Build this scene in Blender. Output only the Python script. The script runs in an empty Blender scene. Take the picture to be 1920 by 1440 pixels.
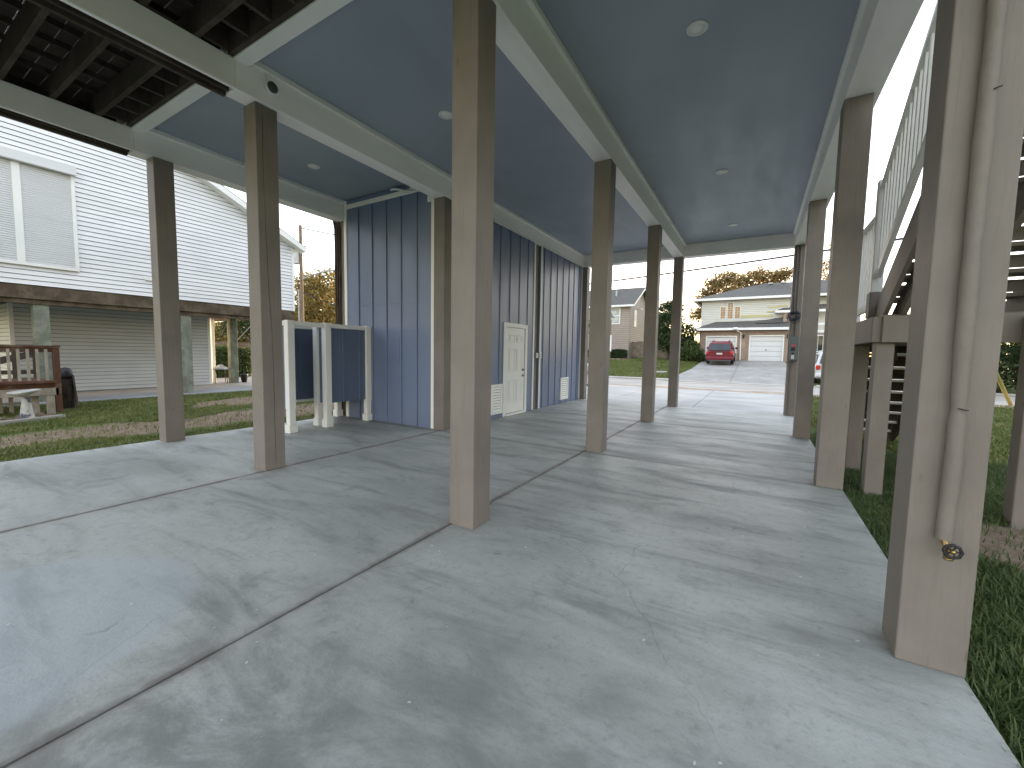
import bpy, bmesh, math, random
import numpy as np
from mathutils import Vector, Matrix
R = math.radians
rng = np.random.default_rng(7)
random.seed(7)
S = bpy.context.scene
COL = S.collection

# ------------------------------------------------------------------ camera
cam = bpy.data.cameras.new("Camera"); camo = bpy.data.objects.new("Camera", cam); COL.objects.link(camo)
cam.sensor_width = 36; cam.lens = 14.418; cam.clip_start = 0.02; cam.clip_end = 3000
rv = Vector((0.8588163, 0.51198918, 0.01736797)); uv_ = Vector((-0.05350881, 0.0559355, 0.99699951)); fv = Vector((-0.50948147, 0.85716877, -0.07543425))
CAMH = 1.38797
camo.matrix_world = Matrix(((rv.x, uv_.x, -fv.x, 0), (rv.y, uv_.y, -fv.y, 0), (rv.z, uv_.z, -fv.z, CAMH), (0, 0, 0, 1)))
S.camera = camo

# ------------------------------------------------------------------ sky and sun
SUN_EL, SUN_AZ = 3.2, -7.0          # degrees; azimuth measured from +Y towards +X
w = bpy.data.worlds.new("World"); S.world = w; w.use_nodes = True
nt = w.node_tree; bg = nt.nodes["Background"]
sky = nt.nodes.new("ShaderNodeTexSky"); sky.sky_type = 'NISHITA'; sky.sun_disc = False
sky.sun_elevation = R(SUN_EL); sky.sun_rotation = R(SUN_AZ); sky.altitude = 0
sky.air_density = 1.0; sky.dust_density = 0.25; sky.ozone_density = 1.15
hs = nt.nodes.new("ShaderNodeHueSaturation"); hs.inputs['Saturation'].default_value = 1.15
gm = nt.nodes.new("ShaderNodeGamma"); gm.inputs['Gamma'].default_value = 0.34
tn = nt.nodes.new("ShaderNodeMix"); tn.data_type = 'RGBA'; tn.blend_type = 'MULTIPLY'; tn.inputs[0].default_value = 1.0; tn.inputs[7].default_value = (1.0, 0.95, 0.985, 1)
nt.links.new(sky.outputs[0], gm.inputs['Color']); nt.links.new(gm.outputs[0], hs.inputs['Color'])
nt.links.new(hs.outputs[0], tn.inputs[6]); nt.links.new(tn.outputs[2], bg.inputs[0])
bg.inputs[1].default_value = 0.15
sl = bpy.data.lights.new("Sun", 'SUN'); so = bpy.data.objects.new("Sun", sl); COL.objects.link(so)
sl.energy = 1.0; sl.angle = R(0.5); sl.color = (1.0, 0.72, 0.42)
e, a = R(SUN_EL), R(SUN_AZ)
so.rotation_euler = Vector((-math.sin(a) * math.cos(e), -math.cos(a) * math.cos(e), -math.sin(e))).to_track_quat('-Z', 'Y').to_euler()
S.view_settings.view_transform = 'Standard'; S.view_settings.look = 'None'
S.view_settings.gamma = 1; S.view_settings.exposure = 3.88
try: S.view_settings.use_curve_mapping = False
except Exception: pass
S.cycles.max_bounces = 10; S.cycles.diffuse_bounces = 6; S.cycles.glossy_bounces = 4; S.cycles.transparent_max_bounces = 8

# ------------------------------------------------------------------ object helpers
def tag(o, label=None, cat=None, group=None, kind=None):
    if label: o['label'] = label
    if cat: o['category'] = cat
    if group: o['group'] = group
    if kind: o['kind'] = kind
    return o

def thing(name, loc, label, cat, group=None, rz=0):
    o = bpy.data.objects.new(name, None); COL.objects.link(o); o.location = loc; o.rotation_euler.z = rz
    o.empty_display_size = 0.2
    return tag(o, label, cat, group)

def wloc(o):
    v = Vector((0, 0, 0))
    while o: v += o.location; o = o.parent
    return v

class MB:
    """collects faces of one mesh"""
    def __init__(s): s.v = []; s.f = []; s.m = []; s.sm = []
    def add(s, vs, fs, mi=0, smooth=False):
        b = len(s.v); s.v += [tuple(p) for p in vs]
        for f in fs: s.f.append([b + i for i in f]); s.m.append(mi); s.sm.append(smooth)
        return s
    def box(s, x0, x1, y0, y1, z0, z1, mi=0):
        v = [(x, y, z) for z in (z0, z1) for y in (y0, y1) for x in (x0, x1)]
        return s.add(v, [(0, 2, 3, 1), (4, 5, 7, 6), (0, 1, 5, 4), (2, 6, 7, 3), (0, 4, 6, 2), (1, 3, 7, 5)], mi)
    def cbox(s, x0, x1, y0, y1, z0, z1, c=0.006, mi=0, seg=1):
        bm = bmesh.new(); bmesh.ops.create_cube(bm, size=1)
        for v in bm.verts: v.co = ((x0 + x1) / 2 + v.co.x * (x1 - x0), (y0 + y1) / 2 + v.co.y * (y1 - y0), (z0 + z1) / 2 + v.co.z * (z1 - z0))
        bmesh.ops.bevel(bm, geom=bm.edges[:], offset=c, segments=seg, affect='EDGES', profile=0.5)
        bmesh.ops.recalc_face_normals(bm, faces=bm.faces[:])
        bm.verts.index_update(); s.add([v.co[:] for v in bm.verts], [[v.index for v in f.verts] for f in bm.faces], mi); bm.free(); return s
    def obox(s, p, q, wd, ht, up=(0, 0, 1), mi=0):
        """beam of section wd x ht from p to q (centre line)"""
        p, q = Vector(p), Vector(q); d = (q - p).normalized(); up = Vector(up)
        sd = d.cross(up).normalized(); u2 = sd.cross(d).normalized()
        v = []
        for c in (p, q):
            for i, j in ((-1, -1), (1, -1), (1, 1), (-1, 1)): v.append(c + sd * (i * wd / 2) + u2 * (j * ht / 2))
        return s.add(v, [(0, 3, 2, 1), (4, 5, 6, 7), (0, 1, 5, 4), (1, 2, 6, 5), (2, 3, 7, 6), (3, 0, 4, 7)], mi)
    def tube(s, pts, rad, n=8, mi=0, cap=True):
        pts = [Vector(p) for p in pts]; k = len(pts)
        rad = rad if hasattr(rad, '__len__') else [rad] * k
        vs = []; ref = None
        for i, p in enumerate(pts):
            d = (pts[min(i + 1, k - 1)] - pts[max(i - 1, 0)]).normalized()
            if ref is None:
                ref = d.orthogonal().normalized()
            else:
                ref = (ref - d * ref.dot(d)).normalized()
            b = d.cross(ref)
            for j in range(n):
                t = 2 * math.pi * j / n; vs.append(p + (ref * math.cos(t) + b * math.sin(t)) * rad[i])
        fs = [(i * n + j, i * n + (j + 1) % n, (i + 1) * n + (j + 1) % n, (i + 1) * n + j) for i in range(k - 1) for j in range(n)]
        s.add(vs, fs, mi, True)
        if cap: s.add([vs[j] for j in range(n)][::-1] + [vs[(k - 1) * n + j] for j in range(n)], [tuple(range(n)), tuple(range(n, 2 * n))], mi)
        return s
    def lathe(s, prof, c=(0, 0, 0), n=20, mi=0, axis='Z', smooth=True):
        vs = []; k = len(prof)
        for r, h in prof:
            for j in range(n):
                t = 2 * math.pi * j / n; x, y, z = r * math.cos(t), r * math.sin(t), h
                if axis == 'Y': x, y, z = x, h, -y
                if axis == 'X': x, y, z = h, x, y
                vs.append((c[0] + x, c[1] + y, c[2] + z))
        fs = [(i * n + j, i * n + (j + 1) % n, (i + 1) * n + (j + 1) % n, (i + 1) * n + j) for i in range(k - 1) for j in range(n)]
        fs += [tuple(range(n))[::-1], tuple((k - 1) * n + j for j in range(n))]
        return s.add(vs, fs, mi, smooth)
    def prism(s, poly, a, b, axis='X', mi=0):
        """extrude a 2-D outline along an axis: X -> outline is (y,z), Y -> (x,z), Z -> (x,y)"""
        n = len(poly)
        def P(p, h): return (h, p[0], p[1]) if axis == 'X' else (p[0], h, p[1]) if axis == 'Y' else (p[0], p[1], h)
        v = [P(p, a) for p in poly] + [P(p, b) for p in poly]
        return s.add(v, [tuple(range(n)), tuple(range(2 * n - 1, n - 1, -1))] + [(i, i + n, (i + 1) % n + n, (i + 1) % n) for i in range(n)], mi)
    def loft(s, rings, mi=0, smooth=True, caps=True):
        n = len(rings[0]); v = [p for r in rings for p in r]
        f = [(i * n + j, i * n + (j + 1) % n, (i + 1) * n + (j + 1) % n, (i + 1) * n + j) for i in range(len(rings) - 1) for j in range(n)]
        s.add(v, f, mi, smooth)
        if caps: s.add(list(rings[0])[::-1] + list(rings[-1]), [tuple(range(n)), tuple(range(n, 2 * n))], mi)
        return s
    def laps(s, P, z0, z1, ex, out, rng_at, mi=0, mi2=1):
        """lap siding: P(t,z,o) -> point; rng_at(z) -> (t0,t1); each course leans out by `out` at its foot"""
        n = max(1, round((z1 - z0) / ex)); h = (z1 - z0) / n
        for i in range(n):
            za, zb = z0 + i * h, z0 + (i + 1) * h
            a0, a1 = rng_at(za); b0, b1 = rng_at(zb)
            if a1 - a0 < 0.01: continue
            if b1 <= b0: b0 = b1 = (b0 + b1) / 2
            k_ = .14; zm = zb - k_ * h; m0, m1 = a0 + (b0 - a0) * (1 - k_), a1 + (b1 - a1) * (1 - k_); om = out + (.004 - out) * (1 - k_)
            s.add([P(a0, za, out), P(a1, za, out), P(m1, zm, om), P(m0, zm, om)], [(0, 1, 2, 3)], mi).add([P(m0, zm, om), P(m1, zm, om), P(b1, zb, 0.0), P(b0, zb, 0.0)], [(0, 1, 2, 3)], mi2)  # mi2 strips at course top and lip paint in the lap shadow
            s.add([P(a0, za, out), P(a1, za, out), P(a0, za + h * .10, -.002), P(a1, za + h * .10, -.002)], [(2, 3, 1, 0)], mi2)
        return s
    def build(s, name, mats, parent=None, world=True, recalc=True):
        me = bpy.data.meshes.new(name)
        off = wloc(parent) if (parent and world) else Vector((0, 0, 0))
        me.from_pydata([(p[0] - off.x, p[1] - off.y, p[2] - off.z) for p in s.v], [], s.f)
        mats = mats if isinstance(mats, (list, tuple)) else [mats]
        for m in mats: me.materials.append(m)
        me.polygons.foreach_set('material_index', s.m); me.polygons.foreach_set('use_smooth', s.sm)
        if recalc:
            bm = bmesh.new(); bm.from_mesh(me); bmesh.ops.recalc_face_normals(bm, faces=bm.faces[:]); bm.to_mesh(me); bm.free()
        me.update()
        o = bpy.data.objects.new(name, me); COL.objects.link(o)
        if parent: o.parent = parent
        return o

def np_mesh(name, V, F, mat, parent=None):
    """V (n,3), F (m,k) arrays -> object, quickly"""
    me = bpy.data.meshes.new(name); m, k = F.shape
    if parent is not None: V = V - np.array(wloc(parent))
    me.vertices.add(len(V)); me.vertices.foreach_set('co', V.astype(np.float32).ravel())
    me.loops.add(m * k); me.loops.foreach_set('vertex_index', F.astype(np.int32).ravel())
    me.polygons.add(m); me.polygons.foreach_set('loop_start', np.arange(0, m * k, k, dtype=np.int32))
    me.materials.append(mat); me.update(calc_edges=True)
    o = bpy.data.objects.new(name, me); COL.objects.link(o)
    if parent: o.parent = parent
    return o

def copy_tree(o, parent=None):
    c = o.copy(); COL.objects.link(c); c.parent = parent
    for ch in list(o.children): copy_tree(ch, c)
    return c

# ------------------------------------------------------------------ materials
class NB:
    def __init__(s, name, rough=0.6, spec=0.4):
        s.mat = bpy.data.materials.new(name); s.mat.use_nodes = True; s.nt = s.mat.node_tree
        s.b = s.nt.nodes['Principled BSDF']; s.b.inputs['Roughness'].default_value = rough
        s.b.inputs['Specular IOR Level'].default_value = spec
        s.tc = s.nt.nodes.new('ShaderNodeTexCoord')
    def n(s, t, **k):
        nd = s.nt.nodes.new('ShaderNode' + t)
        for key, v in k.items(): setattr(nd, key, v)
        return nd
    def l(s, a, b): s.nt.links.new(a, b)
    def val(s, sock, v):
        if hasattr(v, 'is_linked'): s.l(v, sock)
        else: sock.default_value = v
    def map(s, scale=(1, 1, 1), rand=False, loc=(0, 0, 0), world=False):
        m = s.n('Mapping'); m.inputs['Scale'].default_value = scale; m.inputs['Location'].default_value = loc
        if world:
            g = s.n('NewGeometry'); s.l(g.outputs['Position'], m.inputs['Vector'])
        else: s.l(s.tc.outputs['Object'], m.inputs['Vector'])
        if rand:
            oi = s.n('ObjectInfo'); ml = s.n('Math', operation='MULTIPLY'); s.l(oi.outputs['Random'], ml.inputs[0]); ml.inputs[1].default_value = 37.0
            cx = s.n('CombineXYZ'); s.l(ml.outputs[0], cx.inputs[0]); s.l(ml.outputs[0], cx.inputs[2]); s.l(cx.outputs[0], m.inputs['Location'])
        return m.outputs[0]
    def noise(s, vec, scale=5, detail=4, rough=0.55, dist=0.0):
        t = s.n('TexNoise'); s.l(vec, t.inputs['Vector']); t.inputs['Scale'].default_value = scale
        t.inputs['Detail'].default_value = detail; t.inputs['Roughness'].default_value = rough; t.inputs['Distortion'].default_value = dist
        return t.outputs['Fac']
    def ramp(s, fac, stops):
        r = s.n('ValToRGB'); s.l(fac, r.inputs[0]); el = r.color_ramp.elements
        while len(el) < len(stops): el.new(0.5)
        for i, (p, c) in enumerate(stops):
            el[i].position = p; c = (c, c, c) if not hasattr(c, '__len__') else c
            el[i].color = (*c[:3], 1)
        return r.outputs[0]
    def rng(s, fac, a, b, c=0.0, d=1.0, smooth=True):
        m = s.n('MapRange'); m.interpolation_type = 'SMOOTHSTEP' if smooth else 'LINEAR'
        s.l(fac, m.inputs[0])
        for i, v in zip((1, 2, 3, 4), (a, b, c, d)): m.inputs[i].default_value = v
        return m.outputs[0]
    def mix(s, fac, a, b, mode='MIX'):
        m = s.n('Mix', data_type='RGBA', blend_type=mode)
        s.val(m.inputs[0], fac)
        for sock, v in ((m.inputs[6], a), (m.inputs[7], b)):
            if hasattr(v, 'is_linked'): s.l(v, sock)
            else: sock.default_value = (*v[:3], 1) if hasattr(v, '__len__') else (v, v, v, 1)
        return m.outputs[2]
    def math(s, op, a, b=0.0):
        m = s.n('Math', operation=op); s.val(m.inputs[0], a); s.val(m.inputs[1], b); return m.outputs[0]
    def sep(s, vec):
        x = s.n('SeparateXYZ'); s.l(vec, x.inputs[0]); return x.outputs
    def col(s, c): s.val(s.b.inputs['Base Color'], c if hasattr(c, 'is_linked') else (*c, 1))
    def rough(s, v): s.val(s.b.inputs['Roughness'], v)
    def bump(s, h, strength=0.3, dist=0.01):
        b = s.n('Bump'); s.l(h, b.inputs['Height']); b.inputs['Strength'].default_value = strength; b.inputs['Distance'].default_value = dist
        s.l(b.outputs[0], s.b.inputs['Normal'])

def sc(c, k): return tuple(x * k for x in c)

def paint(name, c, rough=0.5, var=0.12, scale=2.5, bump=0.15, stretch=(1, 1, 1), rand=False, spec=0.4, metal=0.0, dirt=0.0):
    m = NB(name, rough, spec); v = m.map(stretch, rand)
    f = m.noise(v, scale, 5, 0.6); fine = m.noise(v, scale * 14, 3, 0.6)
    cc = m.mix(m.rng(f, 0.3, 0.7), sc(c, 1 - var), sc(c, 1 + var))
    if dirt:
        d = m.noise(m.map((1, 1, 0.35), rand), scale * 2.2, 6, 0.7); cc = m.mix(m.rng(d, 0.55, 0.8, 0, dirt), cc, sc((0.16, 0.14, 0.11), 1))
    m.col(cc); m.rough(m.rng(f, 0.2, 0.8, rough * 0.85, min(1, rough * 1.15), False))
    if bump: m.bump(fine, bump, 0.004)
    m.b.inputs['Metallic'].default_value = metal
    return m.mat

def post_paint(name, c, rough=0.55):
    """painted rough-sawn timber: vertical grain, knots, worn patches"""
    m = NB(name, rough, 0.35); v = m.map((1, 1, 1), True)
    g = m.noise(m.map((26, 26, 1.1), True), 1.6, 6, 0.65, 0.8); k = m.noise(m.map((5, 5, 1.6), True), 1.5, 3, 0.5, 1.5)
    blot = m.noise(v, 1.7, 4, 0.6)
    cc = m.mix(m.rng(blot, 0.3, 0.7), sc(c, 0.88), sc(c, 1.08))
    cc = m.mix(m.rng(g, 0.52, 0.70, 0, 0.40), cc, sc(c, 0.72))
    vo = m.n('TexVoronoi'); m.l(m.map((7, 7, 2.3), True), vo.inputs['Vector']); vo.inputs['Scale'].default_value = 1.0
    cc = m.mix(m.rng(vo.outputs['Distance'], 0.03, 0.10, 0.55, 0), cc, sc(c, 0.5))
    m.col(cc)
    h = m.math('ADD', m.math('MULTIPLY', g, 0.7), m.math('MULTIPLY', k, 0.6)); m.bump(h, 0.6, 0.006)
    return m.mat

M = {}
TAUPE = (0.215, 0.188, 0.165)
M['post'] = post_paint('taupe_post_paint', TAUPE)
M['stair_wood'] = post_paint('taupe_stair_paint', sc(TAUPE, 0.9))
M['white'] = paint('white_trim_paint', (0.82, 0.815, 0.785), 0.45, 0.03, 1.2, 0.12)
M['beam'] = paint('white_beam_paint', (0.94, 0.905, 0.875), 0.5, 0.05, 1.1, 0.22, (2.5, 0.5, 2.5), dirt=0.08)
M['rail_white'] = paint('white_rail_paint', (0.72, 0.72, 0.70), 0.4, 0.03, 2, 0.05)
M['crack'] = paint('dark_gap', (0.02, 0.018, 0.015), 0.9, 0.1, 4, 0)

def blue_paint(name, c, r0, r1, stretch, bumpd):
    m = NB(name, r0, 0.5)
    st = m.noise(m.map(stretch), 1.0, 5, 0.62, 0.3); bl = m.noise(m.map(), 0.9, 3, 0.5)
    cc = m.mix(m.rng(bl, 0.3, 0.7), sc(c, 0.94), sc(c, 1.07)); cc = m.mix(m.rng(st, 0.45, 0.75, 0, 0.25), cc, sc(c, 1.22))
    m.col(cc); m.rough(m.rng(st, 0.3, 0.7, r0, r1, False))
    fine = m.noise(m.map((60, 60, 14)), 1.2, 4, 0.6); m.bump(m.math('ADD', fine, m.math('MULTIPLY', st, 0.8)), bumpd, 0.003)
    return m.mat
M['ceil'] = blue_paint('blue_ceiling_paint', (0.30, 0.345, 0.40), 0.34, 0.55, (4.5, 0.7, 1), 0.25)
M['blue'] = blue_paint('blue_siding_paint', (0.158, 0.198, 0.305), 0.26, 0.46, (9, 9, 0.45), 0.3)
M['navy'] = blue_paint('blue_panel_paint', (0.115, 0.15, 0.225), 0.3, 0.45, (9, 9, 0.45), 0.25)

def concrete(name, dark, light, streak=(0.55, 2.6, 1), joints=True, rough=(0.42, 0.7), stain=1.0):
    m = NB(name, 0.6, 0.45); P = m.map(world=True)
    big = m.noise(m.map((0.42, 0.62, 1), world=True), 1.0, 6, 0.6, 0.4)
    st = m.noise(m.map(streak, world=True), 1.25, 6, 0.64, 0.5)
    mid = m.noise(P, 4.2, 6, 0.66); fine = m.noise(P, 70, 4, 0.7); grit = m.noise(P, 260, 2, 0.6)
    c = m.mix(m.rng(big, 0.34, 0.66), dark, light)
    c = m.mix(m.rng(st, 0.46, 0.74, 0, 0.62 * stain), c, sc(dark, 0.66))
    c = m.mix(m.rng(st, 0.44, 0.24, 0, 0.38), c, sc(light, 1.12))
    c = m.mix(m.rng(mid, 0.55, 0.78, 0, 0.36 * stain), c, sc(dark, 0.6))
    c = m.mix(m.rng(mid, 0.40, 0.22, 0, 0.24), c, sc(light, 1.15))
    sp = m.noise(P, 8.5, 3, 0.5)
    c = m.mix(m.rng(sp, 0.68, 0.80, 0, 0.5 * stain), c, sc(dark, 0.45))
    c = m.mix(m.rng(fine, 0.45, 0.75, 0, 0.34), c, sc(dark, 0.7)); med = m.noise(P, 19, 5, 0.7); c = m.mix(m.rng(med, 0.50, 0.76, 0, 0.38 * stain), c, sc(dark, 0.62)); c = m.mix(m.rng(med, 0.42, 0.22, 0, 0.25), c, sc(light, 1.15))
    c = m.mix(m.rng(grit, 0.60, 0.80, 0, 0.20), c, sc(light, 1.3))
    if joints:
        xyz = m.sep(P)
        # darker blotches at the near end; pale skylight patch painted in on the left
        near_dark = m.math('MULTIPLY', m.rng(m.math('ADD', xyz[1], m.math('MULTIPLY', big, 1.6)), 3.1, 1.2), m.rng(xyz[0], -2.6, -1.9))
        blot = m.noise(m.map((1.1, 1.5, 1), world=True), 1.7, 6, 0.68, 0.6)
        c = m.mix(m.math('MULTIPLY', near_dark, m.rng(blot, 0.38, 0.62, 0.12, 0.9)), c, sc(dark, 0.58))
        c = m.mix(m.rng(blot, 0.52, 0.72, 0, 0.5), c, sc(dark, 0.6))
        qx = m.math('ADD', xyz[0], 3.1); qy = m.math('SUBTRACT', xyz[1], 0.25)
        q = m.math('ADD', m.math('SQRT', m.math('ADD', m.math('MULTIPLY', qx, qx), m.math('MULTIPLY', qy, qy))), m.math('MULTIPLY', m.math('SUBTRACT', big, 0.5), 0.9))
        c = m.mix(m.rng(q, 0.98, 0.82, 0, 0.42), c, (0.48, 0.53, 0.58))
        pale = m.noise(P, 21, 2, 0.4); c = m.mix(m.rng(pale, 0.75, 0.775, 0, 0.6), c, (0.75, 0.76, 0.76))
        for xj in (-2.062, -4.735):
            d = m.math('ABSOLUTE', m.math('SUBTRACT', xyz[0], xj)); dd = m.math('ADD', d, m.math('MULTIPLY', m.math('SUBTRACT', mid, 0.5), 0.14))
            c = m.mix(m.rng(dd, 0.0, 0.055, 0.75, 0), c, (0.10, 0.095, 0.088))
            c = m.mix(m.rng(dd, 0.03, 0.20, 0.20, 0), c, (0.33, 0.28, 0.24))
        for yj in (5.5, 8.74):
            d = m.math('ABSOLUTE', m.math('SUBTRACT', xyz[1], yj)); dd = m.math('ADD', d, m.math('MULTIPLY', m.math('SUBTRACT', mid, 0.5), 0.12))
            c = m.mix(m.rng(dd, 0.0, 0.12, 0.6, 0), c, (0.17, 0.165, 0.15))
        # hairline cracks, only in patches
        vo = m.n('TexVoronoi', feature='DISTANCE_TO_EDGE'); vo.inputs['Scale'].default_value = 0.62
        wp = m.n('Mix', data_type='VECTOR'); wp.inputs[0].default_value = 0.16
        tn = m.n('TexNoise'); m.l(P, tn.inputs['Vector']); tn.inputs['Scale'].default_value = 3.0; tn.inputs['Detail'].default_value = 5
        m.l(P, wp.inputs[4]); m.l(tn.outputs['Color'], wp.inputs[5]); m.l(wp.outputs[1], vo.inputs['Vector'])
        pm = m.noise(m.map(loc=(13, 2, 0), world=True), 0.8, 2, 0.5)
        ck = m.math('MULTIPLY', m.rng(vo.outputs['Distance'], 0.0, 0.0025, 1, 0), m.rng(pm, 0.54, 0.60))
        c = m.mix(m.math('MULTIPLY', ck, 0.40), c, (0.10, 0.10, 0.10))
    m.col(c); m.rough(m.rng(st, 0.3, 0.7, rough[0], rough[1], False))
    m.bump(m.math('ADD', m.math('MULTIPLY', fine, 0.8), m.math('MULTIPLY', mid, 1.0)), 0.35, 0.006)
    return m.mat
M['slab'] = concrete('carport_concrete', (0.345, 0.358, 0.338), (0.505, 0.52, 0.495), stain=1.45)
M['seal'] = paint('joint_filler', (0.055, 0.05, 0.045), 0.9, 0.2, 8, 0.2)
M['drive'] = concrete('driveway_concrete', (0.36, 0.36, 0.35), (0.47, 0.47, 0.46), (0.5, 1.6, 1), False, (0.5, 0.75), 0.5)
M['drive2'] = concrete('old_driveway_concrete', (0.27, 0.255, 0.235), (0.36, 0.345, 0.32), (1.4, 0.5, 1), False, (0.6, 0.8), 0.6)
M['pad'] = concrete('patio_concrete', (0.24, 0.245, 0.25), (0.34, 0.345, 0.35), (1, 0.6, 1), False, (0.6, 0.8), 0.7)

def ground():
    m = NB('lawn_soil', 0.95, 0.15); P = m.map(world=True); xyz = m.sep(P)
    n1 = m.noise(P, 0.7, 5, 0.6); n2 = m.noise(P, 9, 5, 0.7); n3 = m.noise(P, 45, 3, 0.7)
    g = m.mix(m.rng(n1, 0.3, 0.7), (0.060, 0.095, 0.026), (0.105, 0.150, 0.040))
    g = m.mix(m.rng(n2, 0.45, 0.75, 0, 0.6), g, (0.035, 0.055, 0.018)); g = m.mix(m.rng(n3, 0.5, 0.8, 0, 0.5), g, (0.15, 0.17, 0.06))
    d = m.mix(m.rng(n2, 0.3, 0.7), (0.20, 0.145, 0.105), (0.34, 0.26, 0.19)); d = m.mix(m.rng(n3, 0.5, 0.75, 0, 0.5), d, (0.14, 0.11, 0.085))
    wob = m.math('MULTIPLY', m.math('SUBTRACT', n1, 0.5), 1.5); wob2 = m.math('MULTIPLY', m.math('SUBTRACT', n2, 0.5), 0.7)
    ww = m.math('ADD', wob, wob2)
    # worn strip along the left side of the slab
    dx = m.math('ABSOLUTE', m.math('ADD', m.math('ADD', xyz[0], 9.4), ww))
    fy = m.math('MULTIPLY', m.rng(xyz[1], -3, -1), m.rng(xyz[1], 11, 8))
    f1 = m.math('MULTIPLY', m.rng(dx, 0.95, 0.6), fy)
    # bare patch at the stair post
    px = m.math('SUBTRACT', xyz[0], 2.05); py = m.math('MULTIPLY', m.math('SUBTRACT', xyz[1], 4.55), 0.75)
    rr = m.math('SQRT', m.math('ADD', m.math('MULTIPLY', px, px), m.math('MULTIPLY', py, py)))
    f2 = m.rng(m.math('ADD', rr, m.math('MULTIPLY', wob2, 0.5)), 0.80, 0.52)
    # road shoulder
    ry = m.math('ABSOLUTE', m.math('SUBTRACT', m.math('ADD', xyz[1], m.math('MULTIPLY', ww, 0.6)), 19.1))
    f3 = m.rng(ry, 0.8, 0.4)
    hx = m.math('MULTIPLY', m.math('ADD', xyz[0], 11.6), 1.1); hy = m.math('MULTIPLY', m.math('SUBTRACT', xyz[1], 6.0), 0.5)
    f4 = m.rng(m.math('ADD', m.math('SQRT', m.math('ADD', m.math('MULTIPLY', hx, hx), m.math('MULTIPLY', hy, hy))), m.math('MULTIPLY', wob2, 0.6)), 1.0, 0.7)
    f = m.math('MINIMUM', m.math('ADD', m.math('ADD', m.math('ADD', f1, f2), f3), f4), 1.0)
    m.col(m.mix(f, g, d)); m.bump(m.math('ADD', n2, m.math('MULTIPLY', n3, 0.6)), 0.8, 0.05)
    return m.mat
M['ground'] = ground()

def leafmat(name, stops, trans=0.35, rough=0.55, scale=0.35):
    m = NB(name, rough, 0.3); g = m.n('NewGeometry'); big = m.noise(m.map(world=True), scale, 3, 0.6)
    f = m.math('ADD', m.math('MULTIPLY', g.outputs['Random Per Island'], 0.55), m.math('MULTIPLY', m.rng(big, 0.3, 0.7, 0, 1, False), 0.45))
    c = m.ramp(f, stops); m.col(c)
    tr = m.n('BsdfTranslucent'); m.l(c, tr.inputs[0]); mx = m.n('MixShader'); mx.inputs[0].default_value = trans
    m.l(m.b.outputs[0], mx.inputs[1]); m.l(tr.outputs[0], mx.inputs[2])
    m.l(mx.outputs[0], m.nt.nodes['Material Output'].inputs['Surface'])
    return m.mat
M['grass'] = leafmat('grass_blades', [(0.0, (0.040, 0.062, 0.020)), (0.45, (0.082, 0.125, 0.040)), (0.85, (0.14, 0.185, 0.065)), (1.0, (0.27, 0.24, 0.12))], 0.3, 0.5, 1.1)
M['grass_left'] = leafmat('lawn_blades', [(0.0, (0.075, 0.095, 0.026)), (0.4, (0.145, 0.180, 0.046)), (0.75, (0.215, 0.230, 0.078)), (1.0, (0.34, 0.29, 0.155))], 0.3, 0.5, 0.8)
M['leaf_gold'] = leafmat('golden_leaves', [(0.0, (0.09, 0.085, 0.03)), (0.5, (0.22, 0.165, 0.05)), (1.0, (0.45, 0.29, 0.09))], 0.5)
M['leaf_oak'] = leafmat('backlit_leaves', [(0.0, (0.10, 0.085, 0.035)), (0.5, (0.22, 0.17, 0.075)), (1.0, (0.40, 0.29, 0.13))], 0.6)
M['leaf_dark'] = leafmat('dark_leaves', [(0.0, (0.018, 0.032, 0.012)), (0.5, (0.040, 0.065, 0.022)), (1.0, (0.085, 0.115, 0.04))], 0.3)
M['leaf_mid'] = leafmat('bush_leaves', [(0.0, (0.028, 0.045, 0.015)), (0.5, (0.065, 0.10, 0.03)), (1.0, (0.12, 0.16, 0.05))], 0.35)
M['bark'] = post_paint('bark', (0.075, 0.058, 0.043), 0.9)

def siding(name, c, var=0.05, rough=0.5):
    m = NB(name, rough, 0.35); f = m.noise(m.map((0.6, 0.6, 2)), 1.4, 5, 0.6)
    cc = m.mix(m.rng(f, 0.35, 0.7), sc(c, 1 - var), sc(c, 1 + var))
    d = m.noise(m.map((3, 3, 0.4)), 1.2, 5, 0.65); m.col(m.mix(m.rng(d, 0.52, 0.8, 0, 0.18), cc, sc(c, 0.7)))
    return m.mat
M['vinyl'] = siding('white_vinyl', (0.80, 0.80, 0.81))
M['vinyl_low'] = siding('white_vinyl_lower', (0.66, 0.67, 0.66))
M['joint'] = paint('siding_lap_shadow', (0.27, 0.275, 0.285), 0.9, 0.1, 4, 0)  # shadow under each siding lap, put into the colour
M['lap_shadow_tan'] = paint('tan_lap_shadow', (0.13, 0.11, 0.095), 0.9, 0.1, 4, 0)  # same painted lap shadow for the tan siding
M['shutter'] = siding('roller_shutter', (0.66, 0.665, 0.67), 0.03)
M['tan'] = siding('tan_siding', (0.36, 0.30, 0.255))
M['cream'] = siding('cream_siding', (0.66, 0.64, 0.57))
M['yellow'] = siding('yellow_bands', (0.52, 0.47, 0.24))
M['greyside'] = siding('grey_siding', (0.22, 0.21, 0.20))

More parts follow.
